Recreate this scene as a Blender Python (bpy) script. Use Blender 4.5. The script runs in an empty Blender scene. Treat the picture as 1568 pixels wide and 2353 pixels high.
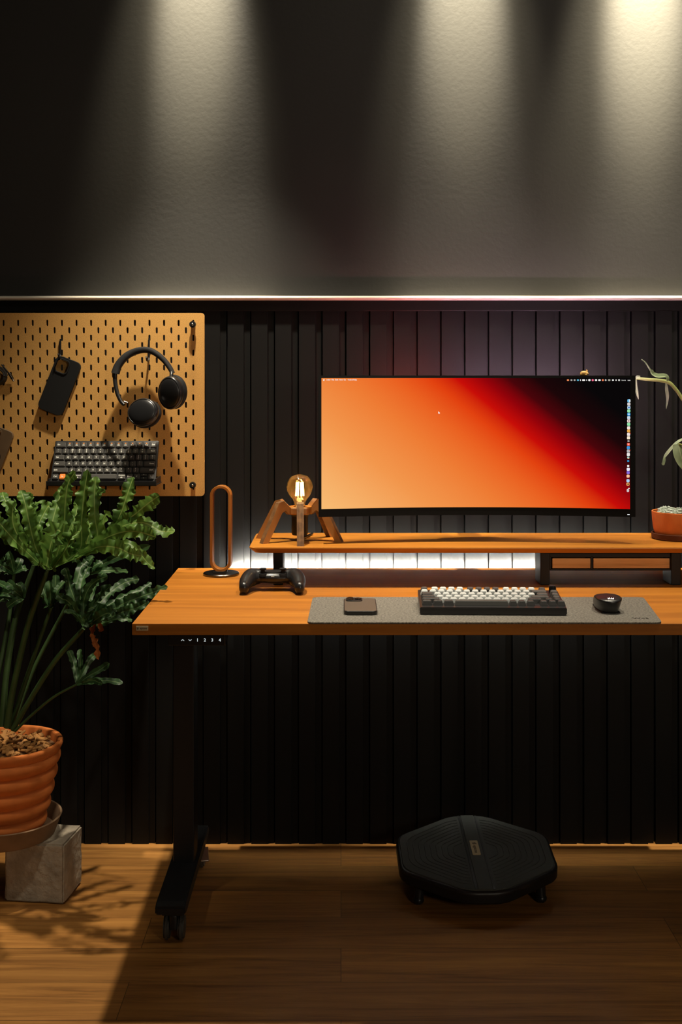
import bpy, bmesh, math, random
from mathutils import Vector, Matrix, Euler
from mathutils import noise as mnoise
random.seed(7)
S = bpy.context.scene
COL = S.collection
F, HX, HY, CH = 2750.0, 784.0, 855.0, 1.30          # focal length in pixels, principal column, horizon row, camera height
PI = math.pi

def P(px, py, d):
    return Vector(((px - HX) * d / F, d, CH - (py - HY) * d / F))
def X(px, d): return (px - HX) * d / F
def Z(py, d): return CH - (py - HY) * d / F

# ------------------------------------------------------------------ materials
def lin(r, g, b):
    f = lambda c: (c / 255 / 12.92) if c <= 10 else ((c / 255 + .055) / 1.055) ** 2.4
    return (f(r), f(g), f(b), 1)

def mat(name, col, rough=.5, metal=0, spec=.5, bump=None, var=None, coat=0, sheen=0, alpha=None):
    m = bpy.data.materials.new(name); m.use_nodes = True
    n = m.node_tree.nodes; l = m.node_tree.links
    b = n['Principled BSDF']
    c = col if len(col) == 4 else (*col, 1)
    b.inputs['Base Color'].default_value = c
    b.inputs['Roughness'].default_value = rough
    b.inputs['Metallic'].default_value = metal
    b.inputs['Specular IOR Level'].default_value = spec
    b.inputs['Coat Weight'].default_value = coat
    b.inputs['Sheen Weight'].default_value = sheen
    tc = n.new('ShaderNodeTexCoord')
    if var:                                             # (scale, amount) albedo mottling
        t = n.new('ShaderNodeTexNoise'); t.inputs['Scale'].default_value = var[0]; t.inputs['Detail'].default_value = 6
        l.new(tc.outputs['Object'], t.inputs['Vector'])
        r = n.new('ShaderNodeValToRGB')
        k = var[1]
        r.color_ramp.elements[0].position = .3; r.color_ramp.elements[1].position = .7
        r.color_ramp.elements[0].color = (c[0] * (1 - k), c[1] * (1 - k), c[2] * (1 - k), 1)
        r.color_ramp.elements[1].color = (min(1, c[0] * (1 + k)), min(1, c[1] * (1 + k)), min(1, c[2] * (1 + k)), 1)
        l.new(t.outputs['Fac'], r.inputs['Fac']); l.new(r.outputs['Color'], b.inputs['Base Color'])
    if bump:                                            # (scale, strength, distance)
        t = n.new('ShaderNodeTexNoise'); t.inputs['Scale'].default_value = bump[0]; t.inputs['Detail'].default_value = 5
        l.new(tc.outputs['Object'], t.inputs['Vector'])
        u = n.new('ShaderNodeBump'); u.inputs['Strength'].default_value = bump[1]; u.inputs['Distance'].default_value = bump[2]
        l.new(t.outputs['Fac'], u.inputs['Height']); l.new(u.outputs['Normal'], b.inputs['Normal'])
    return m

def emit(name, col, strength):
    m = bpy.data.materials.new(name); m.use_nodes = True
    n = m.node_tree.nodes; l = m.node_tree.links
    n.remove(n['Principled BSDF'])
    e = n.new('ShaderNodeEmission'); e.inputs['Color'].default_value = col if len(col) == 4 else (*col, 1)
    e.inputs['Strength'].default_value = strength
    l.new(e.outputs[0], n['Material Output'].inputs['Surface'])
    return m

def wood(name, c0, c1, c2, axis='X', scale=1.0, rough=.42, spec=.4, planks=None, bump=.08):
    m = bpy.data.materials.new(name); m.use_nodes = True
    n = m.node_tree.nodes; l = m.node_tree.links; b = n['Principled BSDF']
    b.inputs['Roughness'].default_value = rough; b.inputs['Specular IOR Level'].default_value = spec
    tc = n.new('ShaderNodeTexCoord')
    mp = n.new('ShaderNodeMapping')
    s = {'X': (1.3, 22, 22), 'Y': (22, 1.3, 22), 'Z': (22, 22, 1.3)}[axis]
    mp.inputs['Scale'].default_value = tuple(k * scale for k in s)
    vec = tc.outputs['Object']
    if planks:                                          # shift the grain plank by plank
        br = n.new('ShaderNodeTexBrick'); br.offset = .37; br.squash = 1
        br.inputs['Color1'].default_value = (0, 0, 0, 1); br.inputs['Color2'].default_value = (1, 1, 1, 1)
        br.inputs['Mortar'].default_value = (.5, .5, .5, 1)
        br.inputs['Scale'].default_value = 1; br.inputs['Mortar Size'].default_value = .0007
        br.inputs['Mortar Smooth'].default_value = .3
        br.inputs['Brick Width'].default_value = planks[0]; br.inputs['Row Height'].default_value = planks[1]
        l.new(tc.outputs['Object'], br.inputs['Vector'])
        sc = n.new('ShaderNodeVectorMath'); sc.operation = 'SCALE'; sc.inputs['Scale'].default_value = 7.3
        l.new(br.outputs['Color'], sc.inputs[0])
        ad = n.new('ShaderNodeVectorMath'); ad.operation = 'ADD'
        l.new(tc.outputs['Object'], ad.inputs[0]); l.new(sc.outputs[0], ad.inputs[1])
        vec = ad.outputs[0]
    l.new(vec, mp.inputs['Vector'])
    t = n.new('ShaderNodeTexNoise'); t.inputs['Scale'].default_value = 1; t.inputs['Detail'].default_value = 7
    t.inputs['Roughness'].default_value = .72 if planks else .62; t.inputs['Distortion'].default_value = .7
    l.new(mp.outputs[0], t.inputs['Vector'])
    r = n.new('ShaderNodeValToRGB'); e = r.color_ramp.elements
    e[0].position = .3; e[0].color = c0; e[1].position = .72; e[1].color = c2
    q = e.new(.5); q.color = c1
    l.new(t.outputs['Fac'], r.inputs['Fac'])
    out = r.outputs['Color']
    if planks:
        mx = n.new('ShaderNodeMixRGB'); mx.blend_type = 'MULTIPLY'; mx.inputs['Fac'].default_value = .85
        cr = n.new('ShaderNodeValToRGB'); cr.color_ramp.elements[0].color = (.66, .66, .66, 1); cr.color_ramp.elements[1].color = (1.12, 1.12, 1.12, 1)
        l.new(br.outputs['Color'], cr.inputs['Fac'])
        l.new(out, mx.inputs['Color1']); l.new(cr.outputs['Color'], mx.inputs['Color2'])
        m2 = n.new('ShaderNodeMixRGB'); m2.blend_type = 'MIX'
        l.new(br.outputs['Fac'], m2.inputs['Fac']); l.new(mx.outputs[0], m2.inputs['Color1'])
        m2.inputs['Color2'].default_value = (.04, .022, .010, 1)
        out = m2.outputs[0]
    l.new(out, b.inputs['Base Color'])
    u = n.new('ShaderNodeBump'); u.inputs['Strength'].default_value = bump; u.inputs['Distance'].default_value = .002
    l.new(t.outputs['Fac'], u.inputs['Height']); l.new(u.outputs['Normal'], b.inputs['Normal'])
    return m

def leaf_mat(name, c_dark, c_light, c_rib, trans=.35):
    m = bpy.data.materials.new(name); m.use_nodes = True
    n = m.node_tree.nodes; l = m.node_tree.links; b = n['Principled BSDF']
    b.inputs['Roughness'].default_value = .46; b.inputs['Specular IOR Level'].default_value = .35
    uv = n.new('ShaderNodeUVMap'); sp = n.new('ShaderNodeSeparateXYZ'); l.new(uv.outputs[0], sp.inputs[0])
    a = n.new('ShaderNodeMath'); a.operation = 'SUBTRACT'; a.inputs[1].default_value = .5; l.new(sp.outputs[0], a.inputs[0])
    ab = n.new('ShaderNodeMath'); ab.operation = 'ABSOLUTE'; l.new(a.outputs[0], ab.inputs[0])
    tc = n.new('ShaderNodeTexCoord'); t = n.new('ShaderNodeTexNoise'); t.inputs['Scale'].default_value = 28
    l.new(tc.outputs['Object'], t.inputs['Vector'])
    r = n.new('ShaderNodeValToRGB'); r.color_ramp.elements[0].color = c_dark; r.color_ramp.elements[1].color = c_light
    r.color_ramp.elements[0].position = .35; r.color_ramp.elements[1].position = .65
    l.new(t.outputs['Fac'], r.inputs['Fac'])
    rr = n.new('ShaderNodeValToRGB'); rr.color_ramp.elements[0].color = (1, 1, 1, 1); rr.color_ramp.elements[1].color = (0, 0, 0, 1)
    rr.color_ramp.elements[0].position = .018; rr.color_ramp.elements[1].position = .05
    l.new(ab.outputs[0], rr.inputs['Fac'])
    mx = n.new('ShaderNodeMixRGB'); l.new(rr.outputs[0], mx.inputs['Fac']); l.new(r.outputs[0], mx.inputs['Color1']); mx.inputs['Color2'].default_value = c_rib
    l.new(mx.outputs[0], b.inputs['Base Color'])
    tr = n.new('ShaderNodeBsdfTranslucent'); l.new(mx.outputs[0], tr.inputs['Color'])
    ms = n.new('ShaderNodeMixShader'); ms.inputs[0].default_value = trans
    l.new(b.outputs[0], ms.inputs[1]); l.new(tr.outputs[0], ms.inputs[2]); l.new(ms.outputs[0], n['Material Output'].inputs['Surface'])
    return m

M = {}
M['wall'] = mat('charcoal plaster', (.032, .031, .029), .6, spec=.4, bump=(75, .2, .002), var=(1.7, .12))
M['slat'] = mat('black painted slats', (.0095, .0095, .0092), .5, spec=.16, bump=(40, .05, .001))
M['ledge'] = mat('pale ledge moulding', (.86, .80, .68), .4)
M['black'] = mat('black plastic', (.012, .012, .012), .42)
M['black_matte'] = mat('matte black', (.010, .010, .011), .75, spec=.3)
M['black_metal'] = mat('black powder coated metal', (.010, .010, .011), .5, spec=.35)
M['black_gloss'] = mat('satin black', (.014, .014, .015), .3)
M['desk'] = wood('teak desk wood', lin(150, 90, 26), lin(174, 107, 33), lin(192, 124, 42), 'X', 1.0, .5, .28)
M['shelf'] = wood('teak shelf wood', lin(166, 103, 32), lin(190, 122, 42), lin(206, 138, 52), 'X', 1.3, .38)
M['drawer'] = wood('drawer front wood', lin(206, 150, 88), lin(238, 188, 122), lin(246, 206, 144), 'X', 2.2, .5)
M['floor'] = wood('brown laminate planks', lin(122, 80, 38), lin(172, 118, 58), lin(204, 146, 76), 'X', 1.5, .46, .35, planks=(1.22, .15), bump=.15)
M['mdf'] = mat('wood fibre pegboard', lin(208, 158, 88), .7, spec=.25, var=(420, .16), bump=(500, .1, .0005))
M['loop'] = wood('bent walnut veneer', lin(140, 82, 30), lin(168, 104, 42), lin(190, 124, 56), 'Z', 2, .4)
M['terra'] = mat('terracotta', lin(220, 126, 62), .75, spec=.25, var=(30, .10), bump=(160, .12, .001))
M['saucer'] = mat('brown grey clay saucer', lin(136, 110, 84), .85, spec=.2, var=(24, .16), bump=(90, .2, .001))
M['saucer_dark'] = mat('dark brown clay saucer', lin(92, 52, 32), .7, spec=.25, var=(40, .12))
M['concrete'] = mat('grey concrete', lin(166, 154, 136), .92, spec=.15, var=(22, .24), bump=(60, .8, .006))
M['soil'] = mat('dark bark soil', lin(112, 74, 38), .9, var=(90, .5))
M['chip'] = mat('pale bark chips', lin(170, 118, 60), .8, var=(60, .35))
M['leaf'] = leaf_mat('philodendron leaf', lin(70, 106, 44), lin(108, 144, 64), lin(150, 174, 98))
M['leaf_dark'] = leaf_mat('dark philodendron leaf', lin(40, 68, 36), lin(64, 96, 54), lin(112, 138, 86), .25)  # darker, less translucent green for all but the main leaf
M['vine'] = leaf_mat('vine leaf', lin(116, 140, 100), lin(160, 174, 136), lin(180, 190, 150), .3)
M['stalk'] = mat('green leaf stalk', lin(58, 82, 42), .5, var=(30, .2))
M['vine_stem'] = mat('pale green vine stem', lin(150, 160, 92), .5, var=(40, .15))
M['withered'] = mat('withered brown leaf', lin(166, 94, 36), .8, var=(40, .35))
M['succulent'] = mat('pale succulent', lin(172, 184, 166), .6, var=(80, .15))
M['felt'] = mat('grey wool felt', lin(112, 108, 100), .95, spec=.1, var=(230, .6), bump=(420, .7, .002), sheen=.2)
M['felt_mark'] = mat('debossed mark', lin(46, 42, 36), .9)
M['white_key'] = mat('white keycap plastic', lin(188, 192, 192), .5)
M['dark_key'] = mat('dark grey keycap plastic', lin(52, 52, 52), .5)
M['grey_key'] = mat('charcoal keycap plastic', lin(70, 70, 68), .5)
M['low_key'] = mat('black low keycap', lin(64, 62, 58), .42)
M['orange_key'] = mat('orange keycap', lin(250, 140, 50), .5)
M['legend'] = mat('white legend', lin(225, 225, 215), .6)
M['legend_orange'] = mat('orange legend', lin(235, 140, 50), .6)
M['phone'] = mat('graphite phone back', lin(104, 94, 84), .38, metal=.35)
M['phone_edge'] = mat('phone black edge', (.012, .012, .013), .3)
M['lens'] = mat('lens glass', (.004, .004, .005), .08)
M['steel'] = mat('brushed steel', lin(180, 172, 160), .3, metal=1)
M['dark_steel'] = mat('dark gunmetal', lin(96, 92, 86), .28, metal=1)
M['ply'] = wood('stained plywood', lin(84, 54, 28), lin(132, 90, 50), lin(160, 116, 68), 'X', 2, .6)
M['ply_face'] = mat('plywood face', lin(176, 124, 66), .55, var=(30, .12))
M['case'] = mat('black silicone case', (.010, .010, .010), .7, spec=.25)
M['case_brown'] = mat('smoky brown case', lin(104, 82, 58), .5, var=(14, .2))
M['badge'] = mat('tan badge', lin(196, 178, 140), .55)
M['badge_ink'] = mat('badge ink', lin(60, 44, 24), .6)
M['bezel'] = mat('monitor bezel black', (.004, .004, .004), .4, spec=.2)
M['rubber'] = mat('black rubber mat', (.066, .070, .064), .72, spec=.3, bump=(300, .15, .0006))
M['caster'] = mat('grey castor tread', lin(74, 72, 68), .5)
M['logo'] = mat('silver logo', lin(220, 220, 220), .2, metal=.8)
M['gold'] = mat('golden resin', lin(214, 168, 96), .45)
M['panel_light'] = emit('panel digits', lin(225, 235, 235), .75)
M['led_white'] = emit('led strip', (1, .97, .86), 1400)
M['filament'] = emit('glowing filament', (1, .66, .30), 34)
M['glow_red'] = emit('monitor backlight red', (1, .16, .14), 130)
M['glow_mauve'] = emit('monitor backlight mauve', (.72, .44, .60), 170)
# plywood with laminations across the leg's thickness (local Y)
def ply_mat():
    m = M['ply']; n = m.node_tree.nodes; l = m.node_tree.links; b = n['Principled BSDF']
    tc = n.new('ShaderNodeTexCoord'); sp = n.new('ShaderNodeSeparateXYZ'); l.new(tc.outputs['Object'], sp.inputs[0])
    w = n.new('ShaderNodeMath'); w.operation = 'MULTIPLY'; w.inputs[1].default_value = 2 * PI / .0036; l.new(sp.outputs['Y'], w.inputs[0])
    s = n.new('ShaderNodeMath'); s.operation = 'SINE'; l.new(w.outputs[0], s.inputs[0])
    t = n.new('ShaderNodeTexNoise'); t.inputs['Scale'].default_value = 60; l.new(tc.outputs['Object'], t.inputs['Vector'])
    a = n.new('ShaderNodeMath'); a.operation = 'MULTIPLY_ADD'; a.inputs[1].default_value = .16; l.new(s.outputs[0], a.inputs[0]); l.new(t.outputs['Fac'], a.inputs[2])
    r = n.new('ShaderNodeValToRGB'); r.color_ramp.elements[0].color = lin(84, 56, 32); r.color_ramp.elements[1].color = lin(146, 104, 62)
    r.color_ramp.elements[0].position = .3; r.color_ramp.elements[1].position = .75
    l.new(a.outputs[0], r.inputs['Fac']); l.new(r.outputs[0], b.inputs['Base Color'])
ply_mat()
def glass_mat():
    m = bpy.data.materials.new('amber bulb glass'); m.use_nodes = True
    n = m.node_tree.nodes; l = m.node_tree.links; n.remove(n['Principled BSDF'])
    t = n.new('ShaderNodeBsdfTransparent'); t.inputs['Color'].default_value = (1, .86, .58, 1)
    g = n.new('ShaderNodeBsdfGlossy'); g.inputs['Roughness'].default_value = .06
    lw = n.new('ShaderNodeLayerWeight'); lw.inputs['Blend'].default_value = .25
    r = n.new('ShaderNodeMath'); r.operation = 'MULTIPLY_ADD'; r.inputs[1].default_value = .6; r.inputs[2].default_value = .06
    l.new(lw.outputs['Facing'], r.inputs[0])
    ms = n.new('ShaderNodeMixShader'); l.new(r.outputs[0], ms.inputs[0]); l.new(t.outputs[0], ms.inputs[1]); l.new(g.outputs[0], ms.inputs[2])
    tl = n.new('ShaderNodeBsdfTranslucent'); tl.inputs['Color'].default_value = (.9, .55, .18, 1)
    m2 = n.new('ShaderNodeMixShader'); m2.inputs[0].default_value = .05
    l.new(ms.outputs[0], m2.inputs[1]); l.new(tl.outputs[0], m2.inputs[2])
    l.new(m2.outputs[0], n['Material Output'].inputs['Surface'])
    return m
M['glass'] = glass_mat()
def screen_mat():
    m = bpy.data.materials.new('screen picture'); m.use_nodes = True
    n = m.node_tree.nodes; l = m.node_tree.links; n.remove(n['Principled BSDF'])
    uv = n.new('ShaderNodeUVMap'); sp = n.new('ShaderNodeSeparateXYZ'); l.new(uv.outputs[0], sp.inputs[0])
    # s = u + .5 v - .98 + a little curvature, moved to 0..1
    v2 = n.new('ShaderNodeMath'); v2.operation = 'MULTIPLY_ADD'; v2.inputs[1].default_value = .53; l.new(sp.outputs[1], v2.inputs[0]); l.new(sp.outputs[0], v2.inputs[2])
    k = n.new('ShaderNodeMath'); k.operation = 'DIVIDE'; k.inputs[1].default_value = 1.53; l.new(v2.outputs[0], k.inputs[0])
    r = n.new('ShaderNodeValToRGB'); e = r.color_ramp.elements
    st = [(-1.0, (248, 188, 116)), (-.62, (242, 150, 76)), (-.38, (238, 124, 52)), (-.22, (234, 98, 34)), (-.10, (226, 66, 16)), (-.01, (200, 14, 8)), (.08, (146, 3, 10)), (.16, (72, 5, 10)), (.25, (28, 6, 8)), (.38, (9, 7, 8))]
    e[0].position = 0; e[0].color = lin(*st[0][1]); e[1].position = 1; e[1].color = lin(*st[-1][1])
    for s, c in st[1:]:
        q = e.new((s + .98) / 1.53); q.color = lin(*c)
    r.color_ramp.interpolation = 'EASE' if False else 'LINEAR'
    l.new(k.outputs[0], r.inputs['Fac'])
    em = n.new('ShaderNodeEmission'); l.new(r.outputs[0], em.inputs['Color']); em.inputs['Strength'].default_value = 1.0
    l.new(em.outputs[0], n['Material Output'].inputs['Surface'])
    return m
M['screen'] = screen_mat()

# ------------------------------------------------------------------ geometry helpers
def newbm(): return bmesh.new()

def merge(dst, src, mx=None):
    me = bpy.data.meshes.new('tmp'); src.to_mesh(me); src.free()
    if mx is not None: me.transform(mx)
    dst.from_mesh(me); bpy.data.meshes.remove(me)
    return dst

def box(bm, c, s, bev=0, seg=2, mx=None):
    b = newbm(); bmesh.ops.create_cube(b, size=1)
    bmesh.ops.scale(b, vec=s, verts=b.verts)
    if bev: bmesh.ops.bevel(b, geom=b.edges[:], offset=bev, segments=seg, affect='EDGES', profile=.5)
    bmesh.ops.translate(b, vec=c, verts=b.verts)
    return merge(bm, b, mx)

def cyl(bm, p0, p1, r0, r1=None, seg=24, bev=0):
    p0, p1 = Vector(p0), Vector(p1); r1 = r0 if r1 is None else r1
    L = (p1 - p0).length; b = newbm()
    bmesh.ops.create_cone(b, cap_ends=True, segments=seg, radius1=r0, radius2=r1, depth=L)
    if bev:
        ee = [e for e in b.edges if abs(e.verts[0].co.z - e.verts[1].co.z) < 1e-7]
        bmesh.ops.bevel(b, geom=ee, offset=bev, segments=2, affect='EDGES')
    q = Vector((0, 0, 1)).rotation_difference((p1 - p0).normalized())
    return merge(bm, b, Matrix.Translation((p0 + p1) / 2) @ q.to_matrix().to_4x4())

def ball(bm, c, r, seg=20, rot=None):
    b = newbm(); bmesh.ops.create_uvsphere(b, u_segments=seg, v_segments=max(8, seg * 2 // 3), radius=1)
    s = (r, r, r) if not hasattr(r, '__len__') else r
    mx = Matrix.Translation(c) @ (rot.to_4x4() if rot else Matrix.Identity(4)) @ Matrix.Diagonal((*s, 1))
    return merge(bm, b, mx)

def lathe(bm, prof, c=(0, 0, 0), seg=48, mx=None, jitter=None):
    b = newbm(); rings = []
    for r, z in prof:
        if r < 1e-6: rings.append([b.verts.new((0, 0, z))])
        else: rings.append([b.verts.new((r * math.cos(2 * PI * i / seg), r * math.sin(2 * PI * i / seg), z)) for i in range(seg)])
    for a, d in zip(rings, rings[1:]):
        for i in range(seg):
            j = (i + 1) % seg
            if len(a) == 1 and len(d) == 1: continue
            if len(a) == 1: b.faces.new((a[0], d[i], d[j]))
            elif len(d) == 1: b.faces.new((a[i], d[0], a[j]))
            else: b.faces.new((a[i], a[j], d[j], d[i]))
    bmesh.ops.recalc_face_normals(b, faces=b.faces)
    m = Matrix.Translation(c)
    return merge(bm, b, (mx or Matrix.Identity(4)) @ m)

def smooth_path(pts, n):
    pts = [Vector(p) for p in pts]
    if len(pts) == 2: return [pts[0].lerp(pts[1], i / n) for i in range(n + 1)]
    q = [2 * pts[0] - pts[1]] + pts + [2 * pts[-1] - pts[-2]]
    out = []; k = len(pts) - 1
    for i in range(n + 1):
        t = i / n * k; j = min(int(t), k - 1); t -= j
        a, b, c, d = q[j:j + 4]
        out.append(.5 * ((2 * b) + (c - a) * t + (2 * a - 5 * b + 4 * c - d) * t * t + (3 * b - a - 3 * c + d) * t ** 3))
    return out

def tube(bm, pts, rad, n=24, seg=10, flat=1.0, up=Vector((0, 0, 1)), closed=False):
    p = smooth_path(pts, n) if not closed else [Vector(a) for a in pts]
    b = newbm(); rings = []; N = len(p)
    for i, c in enumerate(p):
        if closed: t = (p[(i + 1) % N] - p[i - 1]).normalized()
        else: t = (p[min(i + 1, N - 1)] - p[max(i - 1, 0)]).normalized()
        s = t.cross(up)
        if s.length < 1e-4: s = t.cross(Vector((1, 0, 0)))
        s.normalize(); u = s.cross(t)
        f = i / max(1, N - 1)
        r = rad if not hasattr(rad, '__len__') else rad[min(int(f * (len(rad) - 1)), len(rad) - 2)] * (1 - (f * (len(rad) - 1) - min(int(f * (len(rad) - 1)), len(rad) - 2))) + rad[min(int(f * (len(rad) - 1)), len(rad) - 2) + 1] * (f * (len(rad) - 1) - min(int(f * (len(rad) - 1)), len(rad) - 2))
        rings.append([b.verts.new(c + s * (r * math.cos(2 * PI * k / seg)) + u * (r * flat * math.sin(2 * PI * k / seg))) for k in range(seg)])
    for i in range(N if closed else N - 1):
        A, B = rings[i], rings[(i + 1) % N]
        for k in range(seg):
            j = (k + 1) % seg
            b.faces.new((A[k], A[j], B[j], B[k]))
    if not closed:
        b.faces.new(rings[0][::-1]); b.faces.new(rings[-1])
    bmesh.ops.recalc_face_normals(b, faces=b.faces)
    return merge(bm, b)

def rrect(cx, cy, w, h, r, n=5, rot=0):
    pts = []
    for k, (sx, sy) in enumerate(((1, 1), (-1, 1), (-1, -1), (1, -1))):
        for i in range(n + 1):
            a = k * PI / 2 + i / n * PI / 2
            pts.append((sx * (w / 2 - r) + r * math.cos(a), sy * (h / 2 - r) + r * math.sin(a)))
    c, s = math.cos(rot), math.sin(rot)
    return [(cx + x * c - y * s, cy + x * s + y * c) for x, y in pts]

def fill2d(loops, depth, bev=0, mx=None, bres=2):
    """Outline with holes, depth along local Z (centred) -> bmesh."""
    cu = bpy.data.curves.new('tmp', 'CURVE'); cu.dimensions = '2D'; cu.fill_mode = 'BOTH'
    cu.extrude = max(0, depth / 2 - bev); cu.bevel_depth = bev; cu.bevel_resolution = bres; cu.offset = -bev if len(loops) == 1 else 0
    for lp in loops:
        s = cu.splines.new('POLY'); s.points.add(len(lp) - 1); s.use_cyclic_u = True
        for p, (x, y) in zip(s.points, lp): p.co = (x, y, 0, 1)
    ob = bpy.data.objects.new('tmp', cu); COL.objects.link(ob)
    dg = bpy.context.evaluated_depsgraph_get()
    me = bpy.data.meshes.new_from_object(ob.evaluated_get(dg))
    bpy.data.objects.remove(ob); bpy.data.curves.remove(cu)
    if mx is not None: me.transform(mx)
    b = newbm(); b.from_mesh(me); bpy.data.meshes.remove(me)
    bmesh.ops.remove_doubles(b, verts=b.verts, dist=1e-6)
    return b

_tc = {}
def text_bm(s, size, depth=0, mx=None, bold=0):
    key = (s, size, depth, bold)
    if key not in _tc:
        cu = bpy.data.curves.new('tmp', 'FONT'); cu.body = s; cu.size = size; cu.align_x = 'CENTER'; cu.align_y = 'CENTER'
        cu.extrude = depth / 2; cu.resolution_u = 2; cu.offset = bold
        ob = bpy.data.objects.new('tmp', cu); COL.objects.link(ob)
        dg = bpy.context.evaluated_depsgraph_get()
        me = bpy.data.meshes.new_from_object(ob.evaluated_get(dg))
        bpy.data.objects.remove(ob); bpy.data.curves.remove(cu)
        _tc[key] = me
    me = _tc[key].copy()
    if mx is not None: me.transform(mx)
    b = newbm(); b.from_mesh(me); bpy.data.meshes.remove(me)
    return b

def blob(bm, voxel, iters=6):
    """Fuse overlapping lumps into one smooth continuous surface."""
    me = bpy.data.meshes.new('tmp'); bm.to_mesh(me); bm.free()
    ob = bpy.data.objects.new('tmp', me); COL.objects.link(ob)
    r = ob.modifiers.new('r', 'REMESH'); r.mode = 'VOXEL'; r.voxel_size = voxel
    s = ob.modifiers.new('s', 'SMOOTH'); s.factor = .5; s.iterations = iters
    dg = bpy.context.evaluated_depsgraph_get()
    m2 = bpy.data.meshes.new_from_object(ob.evaluated_get(dg))
    bpy.data.objects.remove(ob); bpy.data.meshes.remove(me)
    b = newbm(); b.from_mesh(m2); bpy.data.meshes.remove(m2)
    return b

def setmat(bm, idx):
    for f in bm.faces: f.material_index = idx
    return bm

def finish(bm, name, mats, smooth=True, angle=40):
    me = bpy.data.meshes.new(name); bm.to_mesh(me); bm.free()
    for m in (mats if isinstance(mats, (list, tuple)) else [mats]): me.materials.append(m)
    if smooth:
        me.polygons.foreach_set('use_smooth', [True] * len(me.polygons))
        try: me.set_sharp_from_angle(angle=math.radians(angle))
        except Exception: pass
    me.update()
    return me

def wn(o):
    w = o.modifiers.new('normals', 'WEIGHTED_NORMAL'); w.keep_sharp = True; w.weight = 90

def root_of(o):
    while o.parent: o = o.parent
    return o

def thing(name, label, cat, loc=(0, 0, 0), rot=(0, 0, 0), group=None):
    o = bpy.data.objects.new(name, None); o.empty_display_size = .02; COL.objects.link(o)
    o.location = loc; o.rotation_euler = rot
    o['label'] = label; o['category'] = cat
    if group: o['group'] = group
    return o

def part(name, bm, m, parent, world=True, label=None, smooth=True, angle=40):
    """One mesh object under parent. world=True: bm is in world axes, moved to the root's origin."""
    if world:
        bmesh.ops.translate(bm, vec=-root_of(parent).location, verts=bm.verts)
    o = bpy.data.objects.new(name, finish(bm, name, m, smooth, angle)); COL.objects.link(o)
    o.parent = parent
    if smooth and angle < 80: wn(o)
    if label: o['label'] = label
    return o

def single(name, bm, m, label, cat, loc, group=None, smooth=True, angle=40):
    bmesh.ops.translate(bm, vec=-Vector(loc), verts=bm.verts)
    o = bpy.data.objects.new(name, finish(bm, name, m, smooth, angle)); COL.objects.link(o)
    o.location = loc; o['label'] = label; o['category'] = cat
    if smooth and angle < 80: wn(o)
    if group: o['group'] = group
    return o

def struct(name, bm, m, smooth=False):
    o = bpy.data.objects.new(name, finish(bm, name, m, smooth)); COL.objects.link(o)
    o['kind'] = 'structure'
    return o

# XY-plane shapes turned to stand facing the camera: local x -> world x, local y -> world z, local z -> world -y
STAND = Matrix(((1, 0, 0, 0), (0, 0, -1, 0), (0, 1, 0, 0), (0, 0, 0, 1)))

# ------------------------------------------------------------------ camera
cam = bpy.data.cameras.new('camera'); co = bpy.data.objects.new('camera', cam); COL.objects.link(co)
co.location = (0, 0, CH); co.rotation_euler = (PI / 2, 0, 0)
cam.sensor_fit = 'HORIZONTAL'; cam.sensor_width = 36; cam.lens = 36 * F / 1568
cam.shift_y = -(1176.5 - HY) / 1568
cam.clip_start = .05
S.camera = co

# ------------------------------------------------------------------ room
WY = 3.32                                               # plaster wall plane
DSL = 3.296                                             # slat fronts
bm = newbm(); box(bm, (0, WY + .05, 1.78), (5.6, .1, 3.56)); struct('wall_back', bm, M['wall'])
bm = newbm(); box(bm, (0, 1.2, -.03), (5.6, 4.4, .06)); struct('floor', bm, M['floor'])
bm = newbm(); box(bm, (0, 1.2, 3.53), (5.6, 4.4, .06)); struct('ceiling', bm, M['wall'])
# ribbed black wainscot: one long profile
per = 54.7 * DSL / F
bm = newbm(); prof = []
zt = Z(715, DSL); x0 = X(520, DSL) - per * 34
x = x0
while x < 2.5:
    for dx, y in ((0, WY - .001), (.0035, WY - .001), (.0038, DSL), (.0038 + .0445, DSL), (.0038 + .0450, DSL + .007), (per - .0002, DSL + .007)):
        prof.append((x + dx, y))
    x += per
prev = None
for (x, y) in prof:
    a, b = bm.verts.new((x, y, 0)), bm.verts.new((x, y, zt))
    if prev: bm.faces.new((prev[0], a, b, prev[1]))
    prev = (a, b)
struct('trim_1', bm, M['slat'])
bm = newbm(); box(bm, (0, (3.287 + WY) / 2, (zt + Z(690, DSL)) / 2), (5.6, WY - 3.287, Z(690, DSL) - zt), .002); struct('trim_2', bm, M['slat'])
bm = newbm()                                            # half-round ledge on top of the wainscot
zl0, zl1 = Z(690, 3.28), Z(679.5, 3.28); zc, rz = (zl0 + zl1) / 2, (zl1 - zl0) / 2
sec = [(WY, zl0)] + [(3.285 - .015 * math.cos(a), zc + rz * math.sin(a)) for a in [(-90 + 15 * i) * PI / 180 for i in range(13)]] + [(WY, zl1)]
va = [bm.verts.new((-2.8, y, z)) for y, z in sec]; vb = [bm.verts.new((2.8, y, z)) for y, z in sec]
for i in range(len(sec) - 1): bm.faces.new((va[i], vb[i], vb[i + 1], va[i + 1]))
struct('trim_3', bm, M['ledge'], True)

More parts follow.
